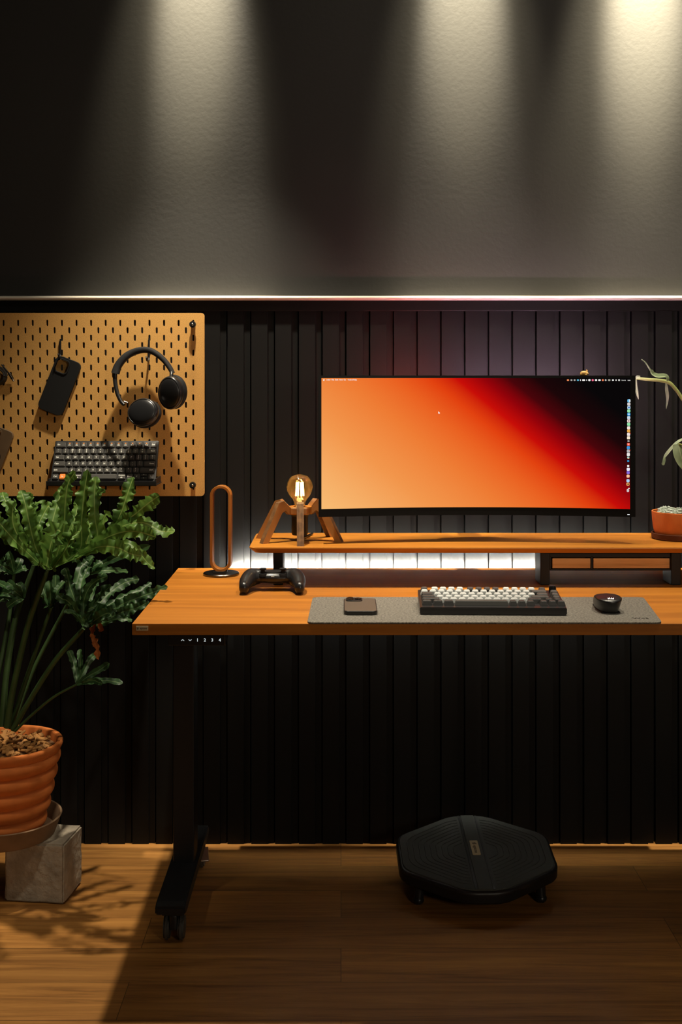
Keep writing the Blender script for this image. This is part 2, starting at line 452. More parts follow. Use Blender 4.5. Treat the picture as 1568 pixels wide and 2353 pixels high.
# ------------------------------------------------------------------ pegboard
DP = 3.24
def slot(cx, cz, w=.0057, h=.0170):
    pts = []; r = w / 2
    for i in range(7): a = i / 6 * PI; pts.append((cx + r * math.cos(a), cz + h / 2 - r + r * math.sin(a)))
    for i in range(7): a = PI + i / 6 * PI; pts.append((cx + r * math.cos(a), cz - h / 2 + r + r * math.sin(a)))
    return pts
pxl, pxr, pyt, pyb = -150, 470, 719, 1140
ox0, ox1, oz1, oz0 = X(pxl, DP), X(pxr, DP), Z(pyt, DP), Z(pyb, DP)
loops = [rrect((ox0 + ox1) / 2, (oz0 + oz1) / 2, ox1 - ox0, oz1 - oz0, .010)]
for k in range(23):
    cy = 742 + 17.12 * k
    start = 444.2 if k % 2 == 0 else 427.4
    c = start
    while c > pxl + 12:
        loops.append(slot(X(c, DP), Z(cy, DP))); c -= 33.57
pr = thing('pegboard', 'tan wood fibre pegboard with rows of black slots on the ribbed wall', 'pegboard', (X(470, DP), DP, Z(1140, DP)))
part('board', fill2d(loops, .006, 0, Matrix.Translation((0, DP + .003, 0)) @ STAND, 1), M['mdf'], pr)
for py in (746, 1113.5):
    bm = newbm(); c = P(444.5, py, DP)
    cyl(bm, c + Vector((0, .06, 0)), c + Vector((0, -.014, 0)), .0062, seg=20)
    cyl(bm, c + Vector((0, -.009, 0)), c + Vector((0, -.022, 0)), .0092, .0085, 28, .002)
    k = part('standoff_knob', bm, M['black_gloss'], pr)
    bm = newbm(); ball(bm, c + Vector((0, -.022, 0)), (.0035, .002, .0035), 12)
    part('screw', bm, M['steel'], k)

def hook(px, py0, py1, label, reach):
    c = P(px, py0, DP)
    h = thing('pegboard_hook', label, 'hook', c, group='hooks on the pegboard')
    z1 = Z(py1, DP); bm = newbm()
    box(bm, (c.x, DP - .0035, (c.z + z1) / 2), (.0048, .004, c.z - z1), .001)
    box(bm, (c.x, DP + .004, c.z + .002), (.0040, .014, .006), .0008)
    part('back_plate', bm, M['black_metal'], h)
    bm = newbm()
    tube(bm, [(c.x, DP - .003, z1 + .004), (c.x, DP - .012, z1 - .004), (c.x, DP - reach * .7, z1 - .003), (c.x, DP - reach, z1 + .006)], .0026, 20, 10)
    part('prong', bm, M['black_metal'], h)
    return h
hook(139.5, 783, 819, 'thin black hook holding the black phone case on the pegboard', .026)
hook(343, 781, 826, 'thin black hook holding the headphones on the pegboard', .050)

# phone cases
def phone_case(name, tl, down_deg, w, h, hole, label, m, d, ring=False):
    a = math.radians(down_deg)
    o = P(tl[0], tl[1], d)
    t = thing(name, label, 'phone case', o, group='phone cases on the pegboard')
    rot = Matrix.Rotation(-a, 4, 'Z')
    mx = Matrix.Translation((o.x, d, o.z)) @ STAND @ rot
    out = rrect(w / 2, -h / 2, w, h, .0145, 7)
    hx, hy, hw = hole
    b = fill2d([out, rrect(hx, -hy, hw, hw * 1.03, .010, 6)], .0024, .0009, mx @ Matrix.Translation((0, 0, .004)))
    sh = part('shell', b, m, t)
    b = fill2d([out, rrect(w / 2, -h / 2, w - .0032, h - .0032, .013, 7)], .010, .0008, mx @ Matrix.Translation((0, 0, -.001)))
    part('rim', b, m, t)
    b = fill2d([rrect(hx, -hy, hw + .005, hw * 1.03 + .005, .0118, 6), rrect(hx, -hy, hw, hw * 1.03, .010, 6)], .0018, .0006, mx @ Matrix.Translation((0, 0, .0060)))
    part('camera_rim', b, m, t)
    bm = newbm()
    box(bm, (0, -.0001, 0), (.0001, .0001, .0001)); bm.clear()
    for xx, dz, ln in ((-.0004, .035, .012), (-.0004, .055, .012), (w + .0004, .05, .018)):
        bm = newbm(); box(bm, (xx, -dz, -.001), (.0016, ln, .004), .0005, mx=mx); part('button', bm, m, t)
    if ring:
        b = fill2d([[(w / 2 + .027 * math.cos(i * PI / 24), -h * .53 + .027 * math.sin(i * PI / 24)) for i in range(48)],
                    [(w / 2 + .0235 * math.cos(i * PI / 24), -h * .53 + .0235 * math.sin(i * PI / 24)) for i in range(48)]], .0006, 0, mx @ Matrix.Translation((0, 0, .0053)))
        part('magnet_ring', b, M['case'], t)
    return t
phone_case('phone_case', (133.5, 815.5), 21.5, .0695, .152, (.0225, .0245, .0335), 'matte black phone case hung tilted from a hook on the pegboard', M['case'], DP - .0085)
phone_case('phone_case', (-24, 973), 21.5, .073, .155, (.0225, .0245, .036), 'smoky brown phone case with a dark ring cut off at the photo edge', M['case_brown'], DP - .009, True)

# charging cable
c = P(-8, 864, DP - .02)
t = thing('charging_cable', 'coiled black charging cable with silver plug at the pegboard edge', 'cable', c)
bm = newbm()
for k in range(5):
    r = .024 - .0012 * k
    tube(bm, [(c.x + r * math.cos(a * PI / 20), DP - .006 - .003 * k, c.z + r * math.sin(a * PI / 20)) for a in range(40)], .0023, seg=8, closed=True)
tube(bm, [P(4, 838, DP - .016), P(10, 845, DP - .018), P(17, 854, DP - .016), P(21, 858, DP - .012)], .0021, 14, 8)
part('cord', bm, M['black'], t)
bm = newbm(); cyl(bm, P(20, 857, DP - .012), P(23, 860.5, DP - .011), .0034, .0042, 14); part('strain_relief', bm, M['black'], t)
bm = newbm(); cyl(bm, P(23, 860.5, DP - .011), P(29, 871, DP - .008), .0042, .0042, 16, .0008); part('plug', bm, M['dark_steel'], t)
bm = newbm(); cyl(bm, P(29, 871, DP - .008), P(32, 876, DP - .007), .003, .0028, 12); part('connector', bm, M['steel'], t)
bm = newbm(); cyl(bm, P(-8, 842, DP), P(-8, 842, DP - .03), .003, seg=12); box(bm, P(-8, 838, DP - .0035), (.005, .004, .03), .001)
single('pegboard_hook', bm, M['black_metal'], 'black hook behind the coiled cable at the pegboard edge', 'hook', P(-8, 842, DP), 'hooks on the pegboard')

# ------------------------------------------------------------------ headphones
def hp(x, y, d): return P(240 + x / 6.817, 770 + y / 6.817, d)
hc = hp(700, 240, 3.2)
t = thing('headphones', 'black over ear headphones hung from a hook on the pegboard', 'headphones', hc)
bm = newbm()
path = [hp(172, 600, 3.185), hp(215, 480, 3.19), hp(320, 350, 3.195), hp(450, 270, 3.2), hp(600, 232, 3.2), hp(720, 245, 3.2), hp(840, 310, 3.198), hp(950, 410, 3.195), hp(1030, 520, 3.19), hp(1070, 600, 3.185)]
pp = smooth_path(path, 50); b = newbm(); rings = []
for i, c in enumerate(pp):                              # padded band: wide flat section
    T = (pp[min(i + 1, 50)] - pp[max(i - 1, 0)]).normalized(); D = Vector((0, -1, 0)); Nn = T.cross(D).normalized()
    f = i / 50
    hw = .0108 * (1 - f) + .0060 * f                    # radial half thickness seen by the camera
    dp = .013
    rings.append([b.verts.new(c + Nn * hw * math.copysign(abs(math.sin(q)) ** .7, math.sin(q)) + D * dp * math.copysign(abs(math.cos(q)) ** .7, math.cos(q))) for q in [2 * PI * k / 16 for k in range(16)]])
for A, B in zip(rings, rings[1:]):
    for k in range(16): b.faces.new((A[k], A[(k + 1) % 16], B[(k + 1) % 16], B[k]))
b.faces.new(rings[0]); b.faces.new(rings[-1]); bmesh.ops.recalc_face_normals(b, faces=b.faces)
part('headband', b, M['black_matte'], t)
bm = newbm(); tube(bm, [hp(168, 590, 3.183), hp(168, 720, 3.18), hp(200, 900, 3.172), hp(255, 1030, 3.165), hp(310, 1095, 3.16)], [.0062, .0058, .0056, .0052, .0044], 26, 12)
part('slider_arm', bm, M['black_gloss'], t)
bm = newbm(); cyl(bm, hp(305, 1040, 3.152), hp(365, 1062, 3.152), .0022, seg=12); part('hinge_pin', bm, M['steel'], t)
bm = newbm(); tube(bm, [hp(1045, 560, 3.183), hp(1050, 620, 3.172), hp(1030, 690, 3.165)], [.0052, .0050, .0042], 12, 12)
part('slider_arm', bm, M['black_gloss'], t)
def cup(cx, cy, d, rx, rz, roll, yaw, pitch):
    c = hp(cx, cy, d); k = d / F / 6.817
    mx = Matrix.Translation(c) @ Euler((pitch, 0, yaw)).to_matrix().to_4x4() @ STAND @ Matrix.Rotation(roll, 4, 'Z') @ Matrix.Diagonal((rx * k, rz * k, 1, 1))
    bm = newbm(); lathe(bm, [(0, .0125), (.35, .0121), (.6, .0108), (.78, .0085), (.86, .0062), (.885, .0045)], mx=mx, seg=56)
    s = part('ear_cup', bm, M['black_gloss'], t)
    bm = newbm(); lathe(bm, [(.875, .0060), (.90, .0066), (.94, .0058), (.985, .0025), (1, -.002), (.99, -.009), (.95, -.012), (0, -.012)], mx=mx, seg=56)
    part('cup_housing', bm, M['black_gloss'], s)
    bm = newbm(); lathe(bm, [(.5, -.012), (.9, -.0125), (1.0, -.016), (1.03, -.023), (.98, -.030), (.85, -.033), (.55, -.033)], mx=mx, seg=56)
    part('ear_cushion', bm, M['black_matte'], s)
cup(1030, 905, 3.165, 212, 265, -.10, math.radians(-22), math.radians(6))
cup(600, 1205, 3.150, 252, 224, .15, math.radians(-12), math.radians(-14))

# ------------------------------------------------------------------ keyboards
def keycap(w, dp, h, inset_x, inset_y0, inset_y1, dish=.0006, bev=.0012):
    b = newbm()
    bot = [(-w / 2, -dp / 2), (w / 2, -dp / 2), (w / 2, dp / 2), (-w / 2, dp / 2)]
    top = [(-w / 2 + inset_x, -dp / 2 + inset_y0), (w / 2 - inset_x, -dp / 2 + inset_y0), (w / 2 - inset_x, dp / 2 - inset_y1), (-w / 2 + inset_x, dp / 2 - inset_y1)]
    vb = [b.verts.new((x, y, 0)) for x, y in bot]; vt = [b.verts.new((x, y, h)) for x, y in top]
    b.faces.new(vb[::-1]); tf = b.faces.new(vt)
    for i in range(4): b.faces.new((vb[i], vb[(i + 1) % 4], vt[(i + 1) % 4], vt[i]))
    ed = [e for e in b.edges if not (e.verts[0].co.z < 1e-6 and e.verts[1].co.z < 1e-6)]
    bmesh.ops.bevel(b, geom=ed, offset=bev, segments=3, affect='EDGES')
    return b

# --- keyboard on the pegboard tray
bl = P(236, 1108, 3.164)
lean = math.radians(60)
kb = thing('keyboard', 'black low profile keyboard with one orange key leaning on the pegboard', 'keyboard', (bl.x, bl.y, bl.z), (lean, 0, 0))
U = .01875; KW, KH = U * 14.5 + .008, U * 6 + .011
bm = newbm(); box(bm, (0, KH / 2, -.005), (KW, KH, .010), .003); part('case', bm, M['black'], kb, False)
rows = [
    [('Esc', 1.5)] + [('F%d' % i, 1) for i in range(1, 13)] + [('Del', 1)],
    [('~\n`', 1)] + [(a + '\n' + c, 1) for a, c in zip('!@#$%^&*()_+', '1234567890-=')] + [('Back', 1.5)],
    [('Tab', 1.5)] + [(c, 1) for c in 'QWERTYUIOP'] + [('{\n[', 1), ('}\n]', 1), ('|\n\\', 1)],
    [('Caps', 1.75)] + [(c, 1) for c in 'ASDFGHJKL'] + [(':\n;', 1), ('"\n\'', 1), ('Enter', 1.75)],
    [('Shift', 2.25)] + [(c, 1) for c in 'ZXCVBNM'] + [('<\n,', 1), ('>\n.', 1), ('?\n/', 1), ('Shift', 2.25)],
    [('Ctrl', 1), ('Fn', 1), ('Option\nalt', 1), ('Command\nalt', 1.25), ('', 5), ('Command\nalt', 1.25), ('Menu', 1), ('<', 1), ('^v', 1), ('>', 1)]]
for r, row in enumerate(rows):
    x = -U * 14.5 / 2; y = KH - .0055 - U * (r + .5)
    for s, w in row:
        cx = x + U * w / 2; x += U * w
        halves = [(y + U * .23, .40, '^'), (y - U * .23, .40, 'v')] if s == '^v' else [(y, 1, s)]
        for (yy, hh, tx) in halves:
            b = keycap(U * w - .0022, U * hh - .0022 * hh, .0046, .0012, .0010, .0012, bev=.0014)
            setmat(b, 0)
            lines = tx.split('\n') if tx else []
            for i, ln in enumerate(lines):
                sz = .0072 if len(ln) == 1 and len(lines) == 1 else (.0056 if len(ln) < 6 else .0040)
                if hh < 1: sz = .005
                off = 0 if len(lines) == 1 else (.0031 if i == 0 else -.0031)
                lx = 0
                if s in ('Esc', 'Tab', 'Caps') or (s == 'Shift' and x < 0): lx = -U * w / 2 + .0085
                if s in ('Back', 'Enter') or (s == 'Shift' and x > 0): lx = U * w / 2 - .0095
                tb = text_bm(ln, sz, 0, Matrix.Translation((lx, off - (.0018 if r == 0 and ln[0] == 'F' else 0), .00472)), .00018); setmat(tb, 1); merge(b, tb)
            if r == 0 and s[0] == 'F' and len(s) > 1:
                tb = newbm(); box(tb, (0, .0038, .00470), (.0036, .0026, .0001)); setmat(tb, 2); merge(b, tb)
            k = part('keycap', b, [M['orange_key'] if s == 'Fn' else M['low_key'], M['legend'], M['legend_orange']], kb, False, 'orange keycap' if s == 'Fn' else None)
            k.location = (cx, yy, 0)
# tray
tr = thing('keyboard_tray', 'black metal tray on the pegboard holding the low profile keyboard', 'tray', P(236, 1122, 3.2))
zt0 = bl.z - .0052; xa, xb = X(106, 3.15), X(360, 3.15)
bm = newbm(); box(bm, ((xa + xb) / 2, (3.150 + DP) / 2, zt0 - .0015), (xb - xa, DP - 3.1505, .003), .001); part('base_plate', bm, M['black_metal'], tr)
bm = newbm(); box(bm, ((xa + xb) / 2, 3.1495, zt0 + .003), (xb - xa, .0035, .013), .0015); part('front_lip', bm, M['black_gloss'], tr)
for xx in (xa + .006, xb - .004):
    bm = newbm(); box(bm, (xx, (3.152 + DP) / 2, zt0 + .006), (.0035, DP - 3.1525, .018), .001); part('side_bracket', bm, M['black_metal'], tr)

# --- keyboard on the desk mat
DZ = .768                                               # desk top height
MZ = DZ + .004
kx0, kx1 = X(966, 2.597), X(1303, 2.597)
kcx = (kx0 + kx1) / 2
kd = thing('keyboard', 'black desk keyboard with white and charcoal keycaps and a corner knob', 'keyboard', (kcx, 2.597, MZ), (0, 0, math.radians(-1.6)))
W, D0 = kx1 - kx0, .140
def kz(y): return .0165 + (.0300 - .0165) * y / D0       # top plane of the case
b = newbm()
sec = [(0, .002), (0, .0165), (D0, .030), (D0, .006), (.02, .002)]
va = [b.verts.new((-W / 2, y, z)) for y, z in sec]; vb = [b.verts.new((W / 2, y, z)) for y, z in sec]
for i in range(5): b.faces.new((va[i], va[(i + 1) % 5], vb[(i + 1) % 5], vb[i]))
b.faces.new(va[::-1]); b.faces.new(vb); bmesh.ops.recalc_face_normals(b, faces=b.faces)
bmesh.ops.bevel(b, geom=[e for e in b.edges], offset=.0014, segments=2, affect='EDGES')
part('case', b, M['black_gloss'], kd, False)
for xx in (-.12, .12):
    for yy in (.015, .125): b = newbm(); cyl(b, (xx, yy, 0), (xx, yy, .010), .006, seg=16); part('rubber_foot', b, M['black_matte'], kd, False)
U = .01905; x00 = -U * 16.25 / 2
Dk, Wk, Gk = M['dark_key'], M['white_key'], M['grey_key']
rows = [
    [(1, Dk), (-.25, 0)] + [(1, Wk)] * 4 + [(-.25, 0)] + [(1, Dk)] * 4 + [(-.25, 0)] + [(1, Wk)] * 4 + [(-.25, 0), (1, Dk)],
    [(1, Wk)] * 13 + [(2, Gk), (-.25, 0), (1, Gk)],
    [(1.5, Dk)] + [(1, Wk)] * 12 + [(1.5, Gk), (-.25, 0), (1, Gk)],
    [(1.75, Dk)] + [(1, Wk)] * 11 + [(2.25, Gk), (-.25, 0), (1, Gk)],
    [(2.25, Dk)] + [(1, Wk)] * 10 + [(1.75, Dk), (-.25, 0), (1, Dk), (1, Dk)],
    [(1.25, Dk)] * 3 + [(6.25, Gk)] + [(1, Dk)] * 3 + [(-.5, 0), (1, Dk), (1, Dk), (1, Dk)]]
tilt = math.atan2(.0135, D0); caps = {}
for r, row in enumerate(rows):
    y = D0 - .011 - U * (r + .5); x = x00
    if r in (4,): pass
    for w, m in row:
        if w < 0: x += U * -w; continue
        key = (w, m.name, r)
        if key not in caps:
            hgt = (.0112, .0108, .0098, .0094, .0096, .0100)[r]
            bb = keycap(U * w - .0012, U - .0012, hgt, .0028, .0030, .0018)
            caps[key] = finish(bb, 'keycap', m)
        o = bpy.data.objects.new('keycap', caps[key]); COL.objects.link(o); o.parent = kd
        o.location = (x + U * w / 2, y, kz(y) - .0005); o.rotation_euler = (tilt + (.10, .06, .0, -.05, -.09, -.10)[r], 0, 0)
        x += U * w
b = newbm(); kx = x00 + U * 15.75; ky = D0 - .011 - U * .5
cyl(b, (kx, ky, kz(ky) - .001), (kx, ky, kz(ky) + .0165), .0085, .0082, 32, .0015)
part('knob', b, M['black_metal'], kd, False, 'black rotary knob')

# ------------------------------------------------------------------ standing desk
DF, DB = 2.531, 3.250                                   # front and back edge
xl, xr = X(303, DF), 1.157
TH = Z(1433, DF) - Z(1459.5, DF)
dk = thing('standing_desk', 'orange brown wooden standing desk on a black metal frame', 'desk', ((xl + xr) / 2, 2.9, 0))
bm = newbm(); box(bm, ((xl + xr) / 2, (DF + DB) / 2, DZ - TH / 2), (xr - xl, DB - DF, TH), .0016, 2); part('desktop', bm, M['desk'], dk)
bm = newbm(); box(bm, ((xl + xr) / 2, 2.93, DZ - TH - .02), (xr - xl - .24, .07, .04), .003)
box(bm, ((xl + xr) / 2, 3.05, DZ - TH - .02), (xr - xl - .24, .03, .04), .003); part('crossbar', bm, M['black_metal'], dk)
LX = -.386
for xc in (LX, xr + (xl - LX)):
    bm = newbm(); box(bm, (xc, 2.94, DZ - TH - .015), (.06, .56, .03), .003); part('top_bracket', bm, M['black_metal'], dk)
    bm = newbm(); box(bm, (xc, 2.97, .40), (.052, .075, .62), .004); box(bm, (xc, 2.97, .62), (.044, .064, .24), .003); part('leg_column', bm, M['black_metal'], dk)
    b = newbm()                                         # foot: long flat beam with tapered ends
    sec = [(2.70, .075), (2.70, .092), (2.72, .098), (3.17, .098), (3.19, .092), (3.19, .075), (3.16, .068), (2.73, .068)]
    w = .034
    va = [b.verts.new((xc - w, y, z)) for y, z in sec]; vb = [b.verts.new((xc + w, y, z)) for y, z in sec]
    for i in range(8): b.faces.new((va[i], va[(i + 1) % 8], vb[(i + 1) % 8], vb[i]))
    b.faces.new(va[::-1]); b.faces.new(vb); bmesh.ops.recalc_face_normals(b, faces=b.faces)
    bmesh.ops.bevel(b, geom=b.edges[:], offset=.003, segments=2, affect='EDGES')
    part('foot', b, M['black_metal'], dk)
    for yc in (2.745, 3.145):
        cx = xc + .004; bm = newbm()
        for sx in (-1, 1): cyl(bm, (cx + sx * .010, yc, .0285), (cx + sx * .0235, yc, .0285), .0285, seg=32, bev=.004)
        cs = part('castor', bm, M['caster'], dk)
        bm = newbm(); box(bm, (cx, yc, .046), (.019, .048, .036), .006); cyl(bm, (cx, yc + .004, .05), (cx, yc + .004, .07), .008, seg=16); box(bm, (cx, yc, .066), (.05, .05, .004), .001)
        part('castor_fork', bm, M['black'], cs)
        if yc > 3:
            bm = newbm(); box(bm, (0, 0, 0), (.020, .036, .006), .002, mx=Matrix.Translation((cx + .03, yc - .055, .055)) @ Euler((.9, 0, .2)).to_matrix().to_4x4()); part('brake_lever', bm, M['steel'], cs)
# brand badge and control panel on the front edge
def epione(mxf, size, depth=.0002):
    b = newbm()
    merge(b, text_bm('epione', size, depth, mxf @ Matrix.Translation((size * .55, 0, 0)), size * .012))
    for i in range(3):                                  # slanted triple-stroke emblem
        box(b, (0, 0, 0), (size * .66, size * .15, depth), 0, mx=mxf @ Matrix.Translation((-size * 1.62 + i * size * .07, size * (.26 - .24 * i), 0)) @ Matrix.Rotation(.55, 4, 'Z'))
    return b
c0, c1 = P(313, 1438.5, DF), P(341, 1449, DF)
ctr = (c0 + c1) / 2
bm = newbm(); box(bm, (ctr.x, DF - .0006, ctr.z), (c1.x - c0.x, .0014, c0.z - c1.z), .0004); bd = part('badge', bm, M['badge'], dk, label='small tan badge')
part('badge_lettering', epione(Matrix.Translation((ctr.x - .0005, DF - .0015, ctr.z)) @ STAND, .0056), M['badge_ink'], bd)
pc = P(452, 1471.5, DF + .014)
bm = newbm(); box(bm, (pc.x, DF + .044, pc.z), (X(518, DF + .014) - X(386, DF + .014), .06, .0225), .002); pn = part('control_panel', bm, M['black_gloss'], dk)
bm = newbm()
for px, s in ((454, '1'), (471, '2'), (488, '3'), (505.5, '4')): merge(bm, text_bm(s, .0092, .0002, Matrix.Translation(P(px, 1471, DF + .0134)) @ STAND, .0002))
for px, sg in ((420, 1), (437, -1)):
    c = P(px, 1471, DF + .0134)
    for q in (-1, 1): box(bm, (0, 0, 0), (.0043, .0011, .0002), 0, mx=Matrix.Translation((c.x + q * .0015, c.y, c.z)) @ STAND @ Matrix.Rotation(-q * sg * .68, 4, 'Z'))
part('panel_digits', bm, M['panel_light'], pn)
bm = newbm(); box(bm, (X(517, DF + .013), DF + .0136, pc.z - .002), (.0008, .001, .017)); part('panel_edge_glint', bm, M['steel'], pn)  # pale steel sliver standing in for a glint along the panel's right edge

# LED strip on the desk's rear edge
xs0, xs1 = X(530, 3.26), X(1500, 3.26)
xm = (xs0 + xs1) / 2
bm = newbm(); box(bm, (xm, 3.260, DZ - .011), (xs1 - xs0, .020, .012), .001); ls = part('led_strip', bm, M['black_metal'], dk)
bm = newbm(); v = [bm.verts.new(p) for p in ((xs0 + .004, 3.2706, DZ - .014), (xs1 - .004, 3.2706, DZ - .014), (xs1 - .004, 3.2706, DZ - .008), (xs0 + .004, 3.2706, DZ - .008))]
bm.faces.new(v[::-1]); part('diffuser', bm, M['led_white'], ls, label='glowing white light strip')

# ------------------------------------------------------------------ desk mat, phone, mouse
b = newbm()
cs = [P(706, 1430, F * .528 / (1430 - HY)), P(1523, 1430, F * .528 / (1430 - HY)), P(1479, 1371.5, F * .528 / (1371.5 - HY)), P(719, 1371.5, F * .528 / (1371.5 - HY))]
def round_poly(c, r, n=6):
    out = []
    for i in range(len(c)):
        p, a, q = Vector(c[i][:2]), Vector(c[i - 1][:2]), Vector(c[(i + 1) % len(c)][:2])
        u, v = (a - p).normalized() * r, (q - p).normalized() * r
        for k in range(n + 1):
            t = k / n; out.append(tuple((p + u) * (1 - t) ** 2 + p * 2 * t * (1 - t) + (p + v) * t * t))
    return out
b = fill2d([round_poly(cs, .018)], .004, .001, Matrix.Translation((0, 0, DZ + .002)))
mt = thing('desk_mat', 'grey felt desk mat along the front of the desk', 'desk mat', (cs[0].x, cs[0].y, DZ))
fm = part('felt', b, M['felt'], mt)
b = newbm()
mo = P(1473, 1421, F * .528 / (1421 - HY))
for s, dx, sz in (('W', -.0085, .017), ('O', .0055, .009), ('S', .0135, .014)):
    merge(b, text_bm(s, sz, .0003, Matrix.Translation((mo.x + dx, mo.y, MZ + .0002)), .0006))
part('debossed_mark', b, M['felt_mark'], fm)

# phone lying on the mat
ph = thing('phone', 'graphite phone lying face down on the felt desk mat', 'phone', (X(829, 2.67), 2.67, MZ))
xp0, xp1, yp0, yp1 = X(790.5, 2.597), X(868, 2.597), 2.597, 2.748
pcx, pcy = (xp0 + xp1) / 2, (yp0 + yp1) / 2
b = fill2d([rrect(pcx, pcy, xp1 - xp0, yp1 - yp0, .012, 8)], .0090, .0015, Matrix.Translation((0, 0, MZ + .0045))); part('body', b, M['phone_edge'], ph)
b = fill2d([rrect(pcx, pcy, xp1 - xp0 - .004, yp1 - yp0 - .004, .0105, 8)], .0006, .0002, Matrix.Translation((0, 0, MZ + .0091))); part('back_glass', b, M['phone'], ph)
b = fill2d([rrect(xp0 + .0235, yp1 - .0235, .038, .038, .010, 8)], .0022, .0006, Matrix.Translation((0, 0, MZ + .0102))); cb = part('camera_bump', b, M['phone_edge'], ph)
for lx, ly in ((.0145, .0145), (.0145, .0330), (.0325, .0238)):
    b = newbm(); c = (xp0 + lx, yp1 - ly, MZ + .0112); lathe(b, [(.0062, 0), (.0074, .0001), (.0074, .0020), (.0066, .0024), (.0058, .0019), (0, .0017)], c, 28); part('lens', b, M['lens'], cb)

# mouse
my0 = 2.606; mcx = X(1397, 2.65)
ms = thing('computer_mouse', 'black computer mouse with a silver sail emblem on the felt mat', 'mouse', (mcx, 2.665, MZ))
b = newbm(); rings = []
for i in range(19):                                     # horizontal slices, widest at the shoulder
    f = i / 18
    h = .003 + .033 * f
    k = 1 - max(0, (f - .80) / .20) ** 2.2
    wx = (.0228 + .0062 * min(1, f / .80)) * math.sqrt(max(.0005, k))
    y0 = my0 + .004 - .004 * min(1, f / .4) + .046 * max(0, (f - .74) / .26) ** 1.9
    y1 = my0 + .118 - .060 * max(0, (f - .2) / .8) ** 1.6
    y0, y1 = min(y0, y1 - .001), y1
    ring = []
    for j in range(40):
        a = 2 * PI * j / 40; ca, sa = math.cos(a), math.sin(a)
        sx = math.copysign(abs(ca) ** .72, ca); sy = math.copysign(abs(sa) ** .85, sa)
        ring.append(b.verts.new((mcx + wx * sx, (y0 + y1) / 2 + (y1 - y0) / 2 * sy, MZ + h)))
    rings.append(ring)
for A, B in zip(rings, rings[1:]):
    for k in range(40): b.faces.new((A[k], A[(k + 1) % 40], B[(k + 1) % 40], B[k]))
b.faces.new(rings[-1]); b.faces.new(rings[0][::-1])
mshell = part('shell', b, M['black_gloss'], ms, angle=80)
b = newbm(); box(b, (mcx, my0 + .060, MZ + .0017), (.040, .096, .0034), .001); part('base', b, M['black_matte'], ms)
b = newbm(); cyl(b, (mcx - .003, my0 + .098, MZ + .0165), (mcx + .003, my0 + .098, MZ + .0165), .008, seg=24); part('scroll_wheel', b, M['black_matte'], ms)
b = newbm()
for dx, hh, sw in ((-.0055, .0038, .0022), (-.0022, .0055, .0026), (.0018, .0048, .0026), (.0055, .0036, .0024)):   # sails of the emblem
    q = fill2d([[(dx - sw / 2, 0), (dx + sw / 2, 0), (dx + sw / 2 - .0003, hh * .5), (dx + .0002, hh)]], .0006)
    merge(b, q)
merge(b, fill2d([[(-.0085, -.0014), (-.004, .0001), (.004, .0004), (.0085, -.0008), (.004, -.0008), (-.003, -.0010)]], .0006))
lm = Matrix.Translation((mcx, my0 + .0125, MZ + .0315)) @ Matrix.Rotation(math.radians(38), 4, 'X')
bmesh.ops.transform(b, matrix=lm, verts=b.verts); part('emblem', b, M['logo'], mshell)

# ------------------------------------------------------------------ game controller
gx = X(627, 2.90); gy = 2.895
gc = thing('game_controller', 'black game controller lying on the desk near the wooden stand', 'game controller', (gx, gy, DZ))
b = newbm()
for sx in (-1, 1):
    tube(b, [(gx + sx * .030, gy + .035, DZ + .033), (gx + sx * .052, gy + .028, DZ + .031), (gx + sx * .062, gy + .000, DZ + .026), (gx + sx * .066, gy - .030, DZ + .0185)], [.018, .0225, .0185, .0135], 24, 16)
    ball(b, (gx + sx * .0665, gy - .034, DZ + .0165), (.0125, .014, .0155), 18)
    ball(b, (gx + sx * .050, gy + .030, DZ + .0305), (.0245, .026, .0165), 20)
    box(b, (gx + sx * .052, gy + .054, DZ + .028), (.030, .016, .022), .006)
ball(b, (gx, gy + .030, DZ + .0305), (.058, .024, .0150), 24)
box(b, (gx, gy + .030, DZ + .0305), (.074, .034, .026), .008)
body = part('body', blob(b, .0022, 7), M['black_gloss'], gc, angle=80)
for sx in (-1, 1):
    bm = newbm(); c = Vector((gx + sx * .0245, gy + .016, DZ + .040))
    lathe(bm, [(.0105, -.004), (.0095, .002), (.0048, .004), (.0045, .010), (.0075, .0115), (.0085, .0125), (.0085, .0148), (.0075, .0152), (.006, .0142), (0, .0142)], c, 28)
    part('thumbstick', bm, M['black_matte'], gc)
    bm = newbm(); box(bm, (gx + sx * .051, gy + .064, DZ + .036), (.026, .008, .010), .003); part('shoulder_button', bm, M['black_gloss'], gc)
    bm = newbm()
    for a in range(4):
        cx, cy = gx + sx * .050 + .009 * math.cos(a * PI / 2), gy + .034 + .009 * math.sin(a * PI / 2)
        if sx > 0: cyl(bm, (cx, cy, DZ + .044), (cx, cy, DZ + .0495), .0042, seg=16, bev=.001)
        else: box(bm, (cx, cy, DZ + .0467), (.007, .007, .0055), .0015)
    part('face_buttons' if sx > 0 else 'direction_pad', bm, M['black_gloss'], gc)
bm = newbm(); box(bm, (gx, gy + .034, DZ + .0445), (.044, .030, .004), .0018); part('touchpad', bm, M['black'], gc)
bm = newbm(); box(bm, (gx, gy + .004, DZ + .0365), (.008, .0012, .0012), .0004); part('light_bar', bm, M['legend'], gc)

